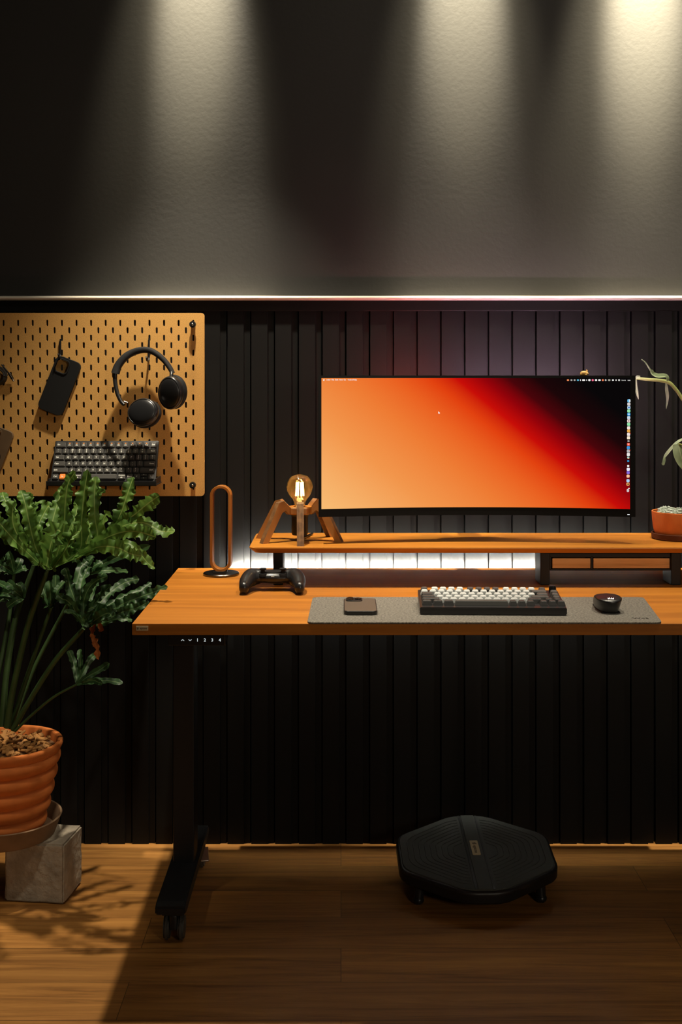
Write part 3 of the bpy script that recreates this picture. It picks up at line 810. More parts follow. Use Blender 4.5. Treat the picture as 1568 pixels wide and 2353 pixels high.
# ------------------------------------------------------------------ wooden loop stand
hd = 3.14; hx = X(508.5, hd)
st = thing('headphone_stand', 'tall bent wood loop headphone stand on a round metal base', 'headphone stand', (hx, hd, DZ))
bm = newbm(); lathe(bm, [(0, 0), (.046, 0), (.0472, .0015), (.0472, .0050), (.0455, .0068), (0, .0072)], (hx, hd, DZ), 64); part('base', bm, M['dark_steel'], st)
bm = newbm(); box(bm, (hx - .002, hd, DZ + .009), (.036, .036, .004), .001); part('mount_plate', bm, M['black'], st)
zb0, zb1 = DZ + .0105, Z(1117, hd - .015)
wl = .0536; rr_ = wl / 2
out = rrect(0, (zb0 + zb1) / 2, wl, zb1 - zb0, rr_ - .0005, 14); inn = rrect(0, (zb0 + zb1) / 2 + .0004, wl - .0102, zb1 - zb0 - .0110, rr_ - .0055, 14)
b = fill2d([out, inn], .028, .001, Matrix.Translation((hx, hd, 0)) @ Matrix.Rotation(math.radians(-4), 4, 'Z') @ STAND); part('loop', b, M['loop'], st)

# ------------------------------------------------------------------ monitor shelf
SF, SB, SZ = 2.95, 3.215, .868
sx0, sx1 = X(572, SF), 1.10
sh = thing('monitor_shelf', 'long wooden monitor shelf with drawers standing on the desk', 'shelf', ((sx0 + sx1) / 2, 3.07, DZ))
b = newbm()                                             # board with an undercut chamfer
def ring(x0, x1, y0, y1, z, r):
    return [b.verts.new((x, y, z)) for x, y in rrect((x0 + x1) / 2, (y0 + y1) / 2, x1 - x0, y1 - y0, r, 6)]
rs = [ring(sx0 + .003, sx1, SF + .001, SB, SZ, .018), ring(sx0, sx1, SF, SB, SZ - .0015, .02), ring(sx0, sx1, SF, SB, SZ - .004, .02), ring(sx0 + .014, sx1, SF + .012, SB, SZ - .0155, .014), ring(sx0 + .016, sx1, SF + .014, SB, SZ - .016, .013)]
b.faces.new(rs[0]); b.faces.new(rs[-1][::-1])
for A, B in zip(rs, rs[1:]):
    for i in range(len(A)): b.faces.new((A[i], B[i], B[(i + 1) % len(A)], A[(i + 1) % len(A)]))
bmesh.ops.recalc_face_normals(b, faces=b.faces)
part('shelf_board', b, M['shelf'], sh)
LZ = SZ - .016
for pxa, pxb in ((628, 651), (1242, 1264.5), (1543, 1566)):
    xa, xb = X(pxa, 2.985), X(pxb, 2.985)
    bm = newbm(); box(bm, ((xa + xb) / 2, (2.985 + 3.065) / 2, (DZ + LZ) / 2), (xb - xa, 3.065 - 2.985, LZ - DZ), .003); part('leg', bm, M['black_metal'], sh)
dz1, dz0 = Z(1278, 2.99), Z(1311.5, 2.99)
xa, xb = X(1264, 2.99), X(1544, 2.99)
bm = newbm(); fy0, fy1 = 2.992, 3.13
for (x0, x1, z0, z1) in ((xa, xb, dz1 - .003, LZ), (xa, xb, dz0, dz0 + .004), (xa, xa + .004, dz0, dz1), (xb - .004, xb, dz0, dz1), (X(1358.5, 2.99), X(1363.5, 2.99), dz0, dz1)):
    box(bm, ((x0 + x1) / 2, (fy0 + fy1) / 2, (z0 + z1) / 2), (x1 - x0, fy1 - fy0, z1 - z0), .0008)
box(bm, ((xa + xb) / 2, fy1 - .002, (dz0 + dz1) / 2), (xb - xa, .004, dz1 - dz0))
part('drawer_frame', bm, M['black_metal'], sh)
for pa, pb in ((1270, 1357.5), (1364.5, 1540)):
    x0, x1, z1, z0 = X(pa, 2.994), X(pb, 2.994), Z(1283, 2.994), Z(1306, 2.994)
    bm = newbm(); box(bm, ((x0 + x1) / 2, 2.9985, (z0 + z1) / 2), (x1 - x0, .009, z1 - z0), .0008)
    box(bm, ((x0 + x1) / 2, 3.055, (z0 + z1) / 2 - .002), (x1 - x0 - .004, .10, z1 - z0 - .008), .0008)
    part('drawer', bm, M['drawer'], sh)

# ------------------------------------------------------------------ spider lamp
lc = Vector((-.106, 3.075, SZ))
lp = thing('spider_lamp', 'plywood spider legged table lamp with a glowing filament bulb on the shelf', 'lamp', lc)
HK = .100
def leg(ang, rf, kn=1.0):
    ca, sa = math.cos(math.radians(ang)), math.sin(math.radians(ang))
    # profile in (r, h)
    pts = [(.026, .074), (.030, .084), (.052 * kn, HK + .004), (.066 * kn, HK), (rf + .004, .0), (rf - .013, .0), (.057 * kn, HK - .026), (.047 * kn, HK - .020), (.034, .068)]
    t_ = .0088; b = newbm()
    A = [b.verts.new((r, -t_, h)) for r, h in pts]; B = [b.verts.new((r, t_, h)) for r, h in pts]
    n = len(pts)
    for i in range(n): b.faces.new((A[i], A[(i + 1) % n], B[(i + 1) % n], B[i]))
    fa = b.faces.new(A[::-1]); fb = b.faces.new(B)
    bmesh.ops.recalc_face_normals(b, faces=b.faces)
    for f in b.faces: f.material_index = 0
    fa.material_index = fb.material_index = 1
    bmesh.ops.triangulate(b, faces=[fa, fb])
    o = part('leg', b, [M['ply'], M['ply_face']], lp, False, smooth=False); o.rotation_euler = (0, 0, math.radians(ang))
for ang, rf in ((-87, .104), (-147, .110), (160, .116), (-18, .112), (42, .110)): leg(ang, rf)
b = newbm(); lathe(b, [(.0, .068), (.034, .068), (.036, .071), (.036, .084), (.034, .087), (.018, .087)], lc, 6); part('collar', b, M['ply_face'], lp, angle=20)
b = newbm(); lathe(b, [(0, .014), (.019, .014), (.021, .018), (.021, .060), (.024, .067), (.014, .068)], lc, 32); part('socket', b, M['black'], lp)
b = newbm(); tube(b, [lc + Vector((0, .004, .016)), lc + Vector((.004, .02, .006)), lc + Vector((.02, .06, .004)), lc + Vector((.03, .105, .004))], .0028, 20, 8); part('power_cord', b, M['black'], lp)
b = newbm(); lathe(b, [(.0130, .084), (.0135, .090), (.0150, .098), (.0195, .107), (.0268, .116), (.0318, .126), (.0335, .136), (.0322, .147), (.0278, .157), (.0200, .1645), (.0100, .1685), (0, .1695)], lc, 48); bu = part('bulb', b, M['glass'], lp, angle=80)
b = newbm(); lathe(b, [(0, .108), (.004, .107), (.0055, .100), (.0075, .092), (.0105, .085), (0, .084)], lc, 24); part('bulb_stem', b, M['ledge'], bu)
for i in range(4):
    a = math.radians(25 + 90 * i); b = newbm()
    cyl(b, lc + Vector((.0105 * math.cos(a), .0105 * math.sin(a), .114)), lc + Vector((.0082 * math.cos(a), .0082 * math.sin(a), .149)), .0019, seg=10)
    part('filament', b, M['filament'], bu)
b = newbm()
for i in range(4):
    a = math.radians(25 + 90 * i)
    cyl(b, lc + Vector((.003 * math.cos(a), .003 * math.sin(a), .104)), lc + Vector((.0085 * math.cos(a), .0085 * math.sin(a), .116)), .0005, seg=6)
    cyl(b, lc + Vector((.0068 * math.cos(a), .0068 * math.sin(a), .147)), lc + Vector((0, 0, .150)), .0005, seg=6)
part('support_wire', b, M['steel'], bu)

# ------------------------------------------------------------------ curved monitor
MX, ME, MR = X(1096.5, 3.0), 2.997, 1.8                  # centre, depth of the ends, radius of curvature
HWM = (X(1460.5, ME) - X(732, ME)) / 2
yc = ME + MR * (1 - math.cos(math.asin(HWM / MR)))
def md(x): return yc - MR * (1 - math.cos(math.asin(max(-1, min(1, (x - MX) / MR)))))
def mx_at(px):
    d = ME
    for _ in range(8): d = md(X(px, d))
    return X(px, d)
def bent(b, x0, x1, z0, z1, off, n=48, uvl=False):
    grid = []
    for i in range(n + 1):
        x = x0 + (x1 - x0) * i / n
        grid.append((b.verts.new((x, md(x) + off, z0)), b.verts.new((x, md(x) + off, z1))))
    return grid
mzt, mzb = Z(863, ME), Z(1188.5, ME)
mo_ = thing('monitor', 'wide curved black monitor glowing orange and red above the shelf', 'monitor', (MX, yc, mzb))
b = newbm(); n = 48
fr = bent(b, MX - HWM, MX + HWM, mzb, mzt, 0); bk = bent(b, MX - HWM, MX + HWM, mzb, mzt, .022)
for i in range(n):
    b.faces.new((fr[i][0], fr[i + 1][0], fr[i + 1][1], fr[i][1])); b.faces.new((bk[i][1], bk[i + 1][1], bk[i + 1][0], bk[i][0]))
    b.faces.new((fr[i][1], fr[i + 1][1], bk[i + 1][1], bk[i][1])); b.faces.new((bk[i][0], bk[i + 1][0], fr[i + 1][0], fr[i][0]))
for k in (0, n): b.faces.new((fr[k][0], fr[k][1], bk[k][1], bk[k][0]))
bmesh.ops.recalc_face_normals(b, faces=b.faces)
part('bezel', b, M['bezel'], mo_)
sxa, sxb = mx_at(739), mx_at(1448.5); sza, szb = Z(1170, ME), Z(869, ME)
b = newbm(); g = bent(b, sxa, sxb, sza, szb, -.0009); uvl = b.loops.layers.uv.new('UVMap')
for i in range(n):
    f = b.faces.new((g[i][0], g[i + 1][0], g[i + 1][1], g[i][1]))
    for lo, (u, v) in zip(f.loops, ((i / n, 0), ((i + 1) / n, 0), ((i + 1) / n, 1), (i / n, 1))): lo[uvl].uv = (u, v)
scr = part('screen', b, M['screen'], mo_)
def on_screen(px, py):
    x = mx_at(px); d = md(x); return Vector((x, d - .0018, Z(py, d)))
PXM = 3.02 / F
icols = {}
def em(c):
    if c not in icols: icols[c] = emit('icon %d %d %d' % c, lin(*c), 1.0)
    return icols[c]
WHT = (245, 242, 238)
def glyphs(name, items):
    bm = newbm(); mats = []
    for col, src in items:
        m = em(col)
        if m not in mats: mats.append(m)
        merge(bm, setmat(src, mats.index(m)))
    return part(name, bm, mats, scr, smooth=False)
def tx(s, px, py, size): return text_bm(s, size * PXM, 0, Matrix.Translation(on_screen(px, py)) @ STAND, size * PXM * .02)
def ic(px, py, w, h=None, r=.3):
    h = h or w
    return fill2d([rrect(0, 0, w * PXM, h * PXM, min(w, h) * r * PXM, 3)], .0003, 0, Matrix.Translation(on_screen(px, py)) @ STAND)
items = [(WHT, ic(744.5, 873.3, 3.4, 3.6, .49)), (WHT, ic(745.3, 870.9, 1.4, .9, .4))]
for s, px in (('Finder', 754.3), ('File', 765.2), ('Edit', 774), ('View', 783.8), ('Go', 792.8), ('Window', 803.8), ('Help', 816)): items.append((WHT, tx(s, px, 872.6, 4.6)))
glyphs('menu_bar_text', items)
c5 = lambda x, y: (1280 + x / 7.355, 840 + y / 7.355)
items = [(WHT, tx('Fri 4 Oct', *c5(1136, 250), 3.0)), (WHT, tx('10:00', *c5(1218, 251), 3.0))]
for x, w, h, c in ((188, 5, 3.6, (240, 140, 90)), (247, 4.4, 3.6, (170, 165, 160)), (300, 4.4, 3.6, (170, 165, 160)), (356, 4.6, 3.6, (90, 170, 200)), (398, 1.6, 3.8, WHT), (452, 6.6, 3.8, WHT), (504, 1.6, 3, WHT), (550, 5, 4.6, WHT), (606, 4.6, 4.6, (240, 110, 140)), (662, 5, 4, WHT), (720, 5.6, 3.8, WHT), (776, 4, 4.4, (240, 130, 90)), (825, 3.8, 3.8, (190, 188, 180)), (885, 5.4, 4, (170, 165, 150)), (948, 4.4, 3, WHT), (1000, 3.2, 3.2, (215, 210, 205)), (1052, 4, 4, (215, 212, 208))):
    items.append((c, ic(*c5(x, 246), w, h, .35)))
glyphs('status_icons', items)
dock = [(1218, 595, (110, 190, 235)), (1217, 652, (212, 206, 206)), (1217, 709, (190, 214, 236)), (1216, 766, (150, 226, 170)), (1216, 823, (70, 165, 230)), (1215, 880, (200, 216, 230)), (1214, 935, (240, 214, 208)), (1214, 992, (150, 226, 170)), (1213, 1052, (244, 226, 216)), (1213, 1104, (236, 168, 76)), (1212, 1162, (240, 224, 222)), (1211, 1220, (246, 226, 204)), (1210, 1330, (240, 92, 72)), (1208, 1387, (66, 148, 216)), (1208, 1444, (180, 176, 178)), (1208, 1502, (236, 230, 228)), (1206, 1752, (236, 232, 246)), (1205, 1808, (136, 110, 220)), (1203, 1868, (252, 196, 152)), (1202, 1945, (168, 206, 240)), (1201, 2003, (238, 166, 96))]
items = []
for x, y, c in dock: items.append((c, ic(*c5(x, y), 6.9, 6.9, .26)))
for x, y, w, h, c in ((1232, 595, 2.6, 6, WHT), (1217, 709, 4, 4, (60, 120, 190)), (1210, 1275, 4.5, 2.2, WHT), (1206, 1553, 5, 4, (150, 200, 190)), (1208, 1566, 4, 3, (230, 170, 140)), (1205, 1612, 4.6, 4, (50, 150, 210)), (1205, 1695, 5, 4.4, WHT), (1204, 2003, 3.4, 3, (40, 26, 20)), (1200, 2110, 5.4, 7, (206, 196, 196)), (1218, 2075, 3, 3, WHT), (1214, 935, 3, 3, (110, 110, 120)), (1236, 1142, 2.2, 2.2, (240, 90, 60)), (1232, 1428, 2.2, 2.2, (240, 90, 60)), (1216, 823, 4, 3, (200, 228, 246)), (1210, 1330, 3.4, 3, (250, 180, 170))):
    v = ic(*c5(x, y), w, h, .4); bmesh.ops.translate(v, vec=(0, -.0004, 0), verts=v.verts); items.append((c, v))
glyphs('dock_icons', items)
cu_ = on_screen(1009.5, 948); k = 1.0 * PXM
b = fill2d([[(-2 * k, 3 * k), (-2 * k, -3 * k), (-.6 * k, -1.6 * k), (.6 * k, -3 * k), (1.4 * k, -2.6 * k), (.6 * k, -1.2 * k), (2.4 * k, -1.2 * k)]], .0003, 0, Matrix.Translation(cu_) @ STAND)
glyphs('mouse_pointer', [(WHT, b)])
c = on_screen(1445, 1182.5); b = newbm(); box(b, (c.x, md(c.x) - .0004, c.z), (.0058, .001, .0024), .0004); part('power_light', b, em((235, 238, 240)), mo_)
b = newbm(); box(b, (MX, yc + .033, 1.125), (.30, .028, .20), .012, 3); part('rear_housing', b, M['black'], mo_)
b = newbm(); box(b, (MX, yc + .052, 1.125), (.12, .012, .12), .003); box(b, (MX, (yc + .05 + DSL - .004) / 2, 1.125), (.05, DSL - yc - .054, .06), .006); box(b, (MX, DSL - .006, 1.125), (.10, .010, .20), .003); part('wall_mount_arm', b, M['black_metal'], mo_)
b = newbm(); box(b, (X(960, 3.1), yc + .026, mzt - .035), (.15, .004, .012)); part('backlight', b, M['glow_red'], mo_, label='red glowing backlight strip')
for pxm in (1130, 1260, 1380):
    b = newbm(); box(b, (X(pxm, 3.1), yc + .016 if pxm > 1200 else yc + .026, mzt - .035), (.12, .004, .012)); part('backlight', b, M['glow_mauve'], mo_, label='mauve glowing backlight strip')

# little figurine on the monitor's top edge
fc = P(1343, 861.5, md(X(1343, 3.02)) + .008); fc.z = mzt
fg = thing('animal_figurine', 'tiny golden crouching animal figurine sitting on top of the monitor', 'figurine', fc)
b = newbm(); ball(b, fc + Vector((-.001, 0, .0058)), (.0095, .006, .0062), 16); ball(b, fc + Vector((.0075, -.001, .0045)), (.0042, .0042, .0040), 14)
ball(b, fc + Vector((-.007, 0, .003)), (.004, .005, .0032), 12); ball(b, fc + Vector((.003, -.003, .002)), (.004, .003, .0022), 12)
part('body', blob(b, .0009, 3), M['gold'], fg)
for dx in (.0052, .0075):
    b = newbm(); tube(b, [fc + Vector((dx - .001, -.001, .0075)), fc + Vector((dx + .0005, 0, .0115)), fc + Vector((dx - .0005 + .002, 0, .0160 if dx < .006 else .013))], [.0018, .0017, .0005], 8, 8); part('ear', b, M['gold'], fg)

# ------------------------------------------------------------------ succulent pot
pd = 3.105; pxc = X(1561, pd); rp = .0685
su = single
b = newbm(); lathe(b, [(0, 0), (.066, 0), (.0695, .003), (.0705, .0155), (.069, .0165), (.0665, .0155), (.065, .006), (0, .005)], (pxc, pd, SZ), 64)
single('plant_saucer', b, M['saucer_dark'], 'small dark brown saucer under the succulent pot on the shelf', 'saucer', (pxc, pd, SZ))
sp = thing('potted_succulent', 'small smooth terracotta pot of pale succulents on the shelf', 'potted plant', (pxc, pd, SZ + .005))
b = newbm(); zr = Z(1174, pd) - SZ
lathe(b, [(0, .0055), (.0575, .0055), (.0605, .010), (.0655, .030), (.0678, .050), (.0688, zr - .006), (.0690, zr - .001), (.0680, zr), (.0655, zr - .001), (.064, zr - .012), (.0, zr - .013)], (pxc, pd, SZ), 64); part('pot', b, M['terra'], sp)
b = newbm(); lathe(b, [(.0645, zr - .012), (.04, zr - .008), (0, zr - .007)], (pxc, pd, SZ), 32); part('soil', b, M['soil'], sp)
rnd = random.Random(3)
def rosette(c, r, n=3):
    b = newbm()
    for lay in range(n):
        cnt = 7 - lay; el = .25 + .5 * lay; rad = r * (1 - .28 * lay)
        for i in range(cnt):
            a = 2 * PI * i / cnt + lay * .5 + rnd.random() * .2
            dr = Vector((math.cos(a) * math.cos(el), math.sin(a) * math.cos(el), math.sin(el)))
            q = Vector((0, 0, 1)).rotation_difference(dr).to_matrix()
            ball(b, c + dr * rad * .55, (rad * .26, rad * .20, rad * .52), 10, q)
    return b
for i, (dx, dy, r) in enumerate(((-.045, -.022, .017), (-.036, .012, .016), (-.020, -.040, .016), (-.012, -.008, .019), (.012, -.038, .016), (.018, .000, .018), (.040, -.025, .016), (-.022, .038, .017), (.014, .038, .016), (.046, .012, .016))):
    part('rosette', rosette(Vector((pxc + dx, pd + dy, SZ + zr - .004 + .003 * (i % 2))), r), M['succulent'], sp)

# ------------------------------------------------------------------ leaves
def lobe(b, pts, w, roll=0, ruff=.3, fold=.25, freq=5, scal=.18, n=34, tipw=1.0, base=.5, seed=0, ref=Vector((0, -.85, .52))):
    uvl = b.loops.layers.uv.verify(); p = smooth_path(pts, n); rg = random.Random(seed); ph1, ph2 = rg.random() * 6, rg.random() * 6
    L = sum((p[i + 1] - p[i]).length for i in range(n)); us = (-1, -.78, -.5, -.2, 0, .2, .5, .78, 1)
    rows = []
    for i, c in enumerate(p):
        t = i / n; T = (p[min(i + 1, n)] - p[max(i - 1, 0)]).normalized()
        N = ref - T * ref.dot(T); N.normalize(); N = Matrix.Rotation(roll, 3, T) @ N; Sd = T.cross(N)
        prof = base + (1 - base) * math.sin(min(1, t * 2.0) * PI / 2)
        if t > .6: prof *= 1 + (tipw - 1) * (t - .6) / .4
        if t > .86: prof *= math.sqrt(max(.0, 1 - ((t - .86) / .14) ** 2))
        prof = max(prof, .02)
        row = []
        for u in us:
            ph = ph1 if u < 0 else ph2
            q = Vector((freq * t * L / .075, (7.1 if u < 0 else 19.7) + seed * 3.17, .3))
            wave = mnoise.noise(q) * 1.5; wv2 = mnoise.noise(q * 2.1 + Vector((5, 3, 1))) * 1.2
            au = abs(u)
            row.append(b.verts.new(c + Sd * (u * w * prof * (1 + scal * (wave + wv2 * .6) * au)) + N * (w * prof * (fold * au + ruff * au * au * (1.5 * mnoise.noise(q * 1.25 + Vector((1.7, 9, 4))) + .35 * math.sin(2 * PI * freq * t * L / .12 + ph))))))
        rows.append(row)
    for i in range(n):
        for k in range(len(us) - 1):
            f = b.faces.new((rows[i][k], rows[i][k + 1], rows[i + 1][k + 1], rows[i + 1][k]))
            for lo, (uu, tt) in zip(f.loops, ((us[k], i / n), (us[k + 1], i / n), (us[k + 1], (i + 1) / n), (us[k], (i + 1) / n))): lo[uvl].uv = (.5 + uu * .5, tt)

def web(b, base, pts, sag=.010):
    """blade tissue between the leaf base and the roots of its lobes"""
    uvl = b.loops.layers.uv.verify(); m = 5; cols = []
    pts = smooth_path(pts, max(6, 4 * (len(pts) - 1)))
    for j, q in enumerate(pts):
        cols.append([b.verts.new(base.lerp(q, .06 + .94 * i / m) + Vector((0, sag * math.sin(PI * i / m) + .004 * math.sin(j * 1.9) * i / m, 0))) for i in range(m + 1)])
    for A, B in zip(cols, cols[1:]):
        for i in range(m):
            f = b.faces.new((A[i], A[i + 1], B[i + 1], B[i]))
            for lo in f.loops: lo[uvl].uv = (.2, .5)

def q3(x, y, d): return P(x / 3.733, 1050 + y / 3.733, d)
PB = P(14, 1715, 2.99)
pl = thing('potted_philodendron', 'big lacy leaved philodendron in a ribbed terracotta pot by the desk', 'potted plant', (PB.x, 2.99, .162))
K = 1 / 3.733 * 2.85 / F
# main leaf
b = newbm(); base = q3(400, 985, 2.86)
L1 = [  # (points, half width in crop px, roll, depth list)
    ([(470, 900, 2.85), (545, 640, 2.84), (560, 400, 2.83), (585, 230, 2.82), (650, 125, 2.80)], 44, .2),
    ([(560, 900, 2.86), (690, 780, 2.86), (700, 560, 2.86), (720, 330, 2.87), (755, 105, 2.88)], 50, -.25),
    ([(640, 860, 2.86), (825, 720, 2.86), (815, 520, 2.85), (810, 330, 2.85), (825, 165, 2.86)], 42, .3),
    ([(640, 860, 2.86), (930, 680, 2.85), (1030, 500, 2.85), (1090, 330, 2.86), (1145, 170, 2.88)], 48, -.3),
    ([(800, 770, 2.86), (1000, 610, 2.84), (1160, 490, 2.82), (1270, 400, 2.80), (1370, 330, 2.78)], 48, .35),
    ([(820, 760, 2.85), (1040, 600, 2.82), (1230, 565, 2.80), (1380, 635, 2.79), (1500, 640, 2.78)], 46, -.2),
    ([(740, 800, 2.84), (920, 690, 2.80), (1080, 640, 2.78), (1220, 650, 2.76), (1340, 690, 2.76)], 46, .5),
    ([(680, 830, 2.83), (860, 770, 2.79), (1010, 780, 2.76), (1120, 830, 2.75), (1215, 850, 2.75)], 48, .3),
    ([(980, 770, 2.84), (1100, 740, 2.83), (1200, 830, 2.82), (1270, 910, 2.82), (1330, 958, 2.82)], 30, -.3),
    ([(400, 930, 2.86), (440, 700, 2.87), (450, 560, 2.89), (500, 380, 2.92), (560, 240, 2.94)], 40, .1),
    ([(380, 930, 2.86), (300, 760, 2.84), (250, 560, 2.83), (215, 400, 2.83), (180, 285, 2.84)], 46, .3),
    ([(360, 900, 2.86), (320, 700, 2.88), (290, 520, 2.9), (255, 400, 2.92), (240, 300, 2.93)], 36, -.2),
    ([(350, 920, 2.85), (210, 760, 2.82), (120, 600, 2.80), (110, 450, 2.79), (140, 390, 2.78)], 50, -.2),
    ([(330, 910, 2.84), (150, 740, 2.80), (40, 620, 2.78), (-40, 520, 2.77), (-90, 430, 2.76)], 46, .2),
    ([(300, 880, 2.84), (120, 720, 2.81), (0, 640, 2.8), (-90, 600, 2.78), (-150, 590, 2.78)], 42, -.3),
    ([(400, 940, 2.85), (430, 780, 2.80), (455, 690, 2.77), (490, 630, 2.75), (520, 640, 2.73)], 74, .2),
    ([(450, 960, 2.84), (560, 800, 2.79), (600, 720, 2.77), (650, 650, 2.75), (690, 640, 2.74)], 60, -.1),
    ([(330, 800, 2.88), (330, 600, 2.90), (370, 500, 2.92), (420, 420, 2.94), (440, 470, 2.96)], 40, .6),
    ([(330, 800, 2.88), (250, 560, 2.92), (290, 420, 2.95), (350, 400, 2.98), (400, 460, 3.0)], 34, -.6),
    ([(200, 700, 2.86), (100, 480, 2.88), (60, 400, 2.9), (30, 340, 2.92), (20, 300, 2.94)], 38, .4),
    ([(560, 760, 2.88), (620, 600, 2.90), (650, 500, 2.92), (670, 420, 2.94), (690, 380, 2.96)], 40, .5),
    ([(740, 760, 2.88), (770, 620, 2.90), (760, 540, 2.93), (800, 500, 2.95)], 34, .9),
    ([(860, 720, 2.88), (890, 560, 2.90), (900, 500, 2.93), (960, 520, 2.95)], 36, -.9),
    ([(815, 380, 2.86), (850, 310, 2.85), (905, 292, 2.84)], 16, .2),
]
for i, (pts, w, roll) in enumerate(L1): lobe(b, [q3(*p) for p in pts], w * 1.22 * K, roll, ruff=.62, fold=.15, freq=5.4, scal=.36, n=64, seed=i, tipw=.85)
web(b, base, [q3(20, 660, 2.80), q3(150, 640, 2.81), q3(260, 640, 2.84), q3(360, 660, 2.87), q3(470, 700, 2.86), q3(600, 740, 2.86), q3(720, 750, 2.86), q3(860, 730, 2.85), q3(900, 760, 2.81), q3(800, 800, 2.80), q3(640, 880, 2.82)])
part('leaf', b, M['leaf'], pl, angle=180)
# lower right leaf
b = newbm(); base = q3(720, 1468, 2.89)
L2 = [
    ([(760, 1430, 2.89), (930, 1330, 2.90), (1100, 1240, 2.91), (1290, 1170, 2.92), (1440, 1112, 2.93)], 46, .2),
    ([(760, 1420, 2.90), (900, 1290, 2.92), (1080, 1190, 2.95), (1210, 1140, 2.97), (1300, 1075, 2.99)], 34, -.2),
    ([(740, 1400, 2.90), (860, 1250, 2.93), (960, 1150, 2.96), (1080, 1075, 2.99), (1195, 1045, 3.01)], 40, .2),
    ([(740, 1400, 2.89), (790, 1290, 2.88), (850, 1210, 2.86), (900, 1150, 2.85), (955, 1105, 2.84)], 44, -.3),
    ([(720, 1380, 2.90), (720, 1240, 2.91), (760, 1130, 2.9), (830, 1060, 2.89), (925, 1020, 2.88)], 40, .3),
    ([(710, 1370, 2.91), (690, 1200, 2.94), (700, 1080, 2.97), (740, 980, 3.0), (760, 930, 3.02)], 36, -.1),
    ([(700, 1370, 2.90), (640, 1220, 2.91), (600, 1110, 2.92), (580, 1020, 2.93), (560, 950, 2.94)], 44, .2),
    ([(690, 1400, 2.89), (620, 1280, 2.88), (570, 1230, 2.87), (530, 1215, 2.86), (490, 1180, 2.86)], 44, -.3),
    ([(700, 1430, 2.88), (660, 1360, 2.86), (610, 1330, 2.85), (580, 1330, 2.84), (550, 1320, 2.84)], 26, .5),
    ([(770, 1440, 2.88), (920, 1390, 2.88), (1050, 1330, 2.89), (1160, 1300, 2.9), (1280, 1240, 2.91)], 42, .4),
    ([(770, 1450, 2.88), (900, 1420, 2.86), (1000, 1390, 2.85), (1080, 1390, 2.85), (1135, 1395, 2.86)], 34, -.3),
    ([(760, 1440, 2.87), (860, 1370, 2.84), (930, 1340, 2.83), (960, 1370, 2.82)], 54, .2),
    ([(720, 1430, 2.87), (750, 1340, 2.84), (780, 1290, 2.82), (810, 1300, 2.81)], 44, -.3),
    ([(690, 1360, 2.92), (660, 1150, 2.96), (690, 960, 3.0), (740, 900, 3.02), (805, 850, 3.04)], 34, .2),
    ([(720, 1380, 2.92), (800, 1150, 2.98), (860, 1030, 3.02), (900, 985, 3.04), (958, 968, 3.06)], 34, -.2),
]
for i, (pts, w, roll) in enumerate(L2): lobe(b, [q3(*p) for p in pts], w * K, roll, ruff=.62, fold=.15, freq=5.4, scal=.36, n=64, seed=40 + i, tipw=.8)
web(b, base, [q3(580, 1320, 2.86), q3(620, 1260, 2.88), q3(690, 1230, 2.91), q3(780, 1240, 2.91), q3(880, 1260, 2.91), q3(960, 1310, 2.90), q3(1020, 1400, 2.87)])
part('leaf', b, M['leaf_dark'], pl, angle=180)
# small low leaf
b = newbm(); base = q3(664, 1950, 2.90)
for i, (pts, w, roll) in enumerate([
    ([(664, 1950, 2.9), (760, 1880, 2.9), (850, 1830, 2.9), (940, 1768, 2.9)], 30, .2),
    ([(664, 1950, 2.9), (780, 1930, 2.88), (920, 1920, 2.87), (1055, 1940, 2.86)], 30, -.2),
    ([(700, 1940, 2.89), (790, 1915, 2.87), (840, 1930, 2.86), (880, 1945, 2.85)], 24, .5),
    ([(664, 1950, 2.91), (650, 1840, 2.93), (620, 1730, 2.95), (590, 1660, 2.97)], 28, .2),
    ([(664, 1950, 2.91), (690, 1830, 2.94), (690, 1730, 2.97), (680, 1650, 2.99)], 26, -.3),
    ([(664, 1950, 2.91), (740, 1800, 2.94), (790, 1720, 2.97), (850, 1690, 2.99)], 28, .3)]): lobe(b, [q3(*p) for p in pts], w * K, roll, ruff=.35, seed=80 + i, freq=6)
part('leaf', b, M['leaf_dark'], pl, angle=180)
# dark leaf behind on the left, and one between
for s0, base, tips, dd in ((100, (200, 1210), [(-60, 1060), (60, 1070), (150, 1080), (-80, 1160), (-60, 1250), (60, 1290), (160, 1230), (20, 1110)], 3.0),
                           (120, (440, 1290), [(330, 1180), (420, 1060), (480, 1010), (560, 1060), (400, 1290), (520, 1180), (360, 1100)], 2.97),
                           (140, (720, 1000), [(640, 880), (800, 850), (950, 970), (1100, 985), (1290, 760), (880, 900)], 3.04),
                           (160, (120, 1000), [(30, 860), (70, 810), (180, 870), (-60, 900), (-60, 1000), (230, 960)], 3.03)):
    b = newbm()
    for i, tp in enumerate(tips):
        mx_, my_ = (base[0] + tp[0]) / 2 + 12 * (i % 3 - 1), (base[1] + tp[1]) / 2 - 18
        lobe(b, [q3(*base, dd), q3(mx_, my_, dd - .02 * (i % 2)), q3(*tp, dd - .03 + .02 * (i % 4))], 34 * K, .3 * (-1) ** i, ruff=.35, seed=s0 + i, freq=6, n=26)
    part('leaf', b, M['leaf_dark'], pl, angle=180)
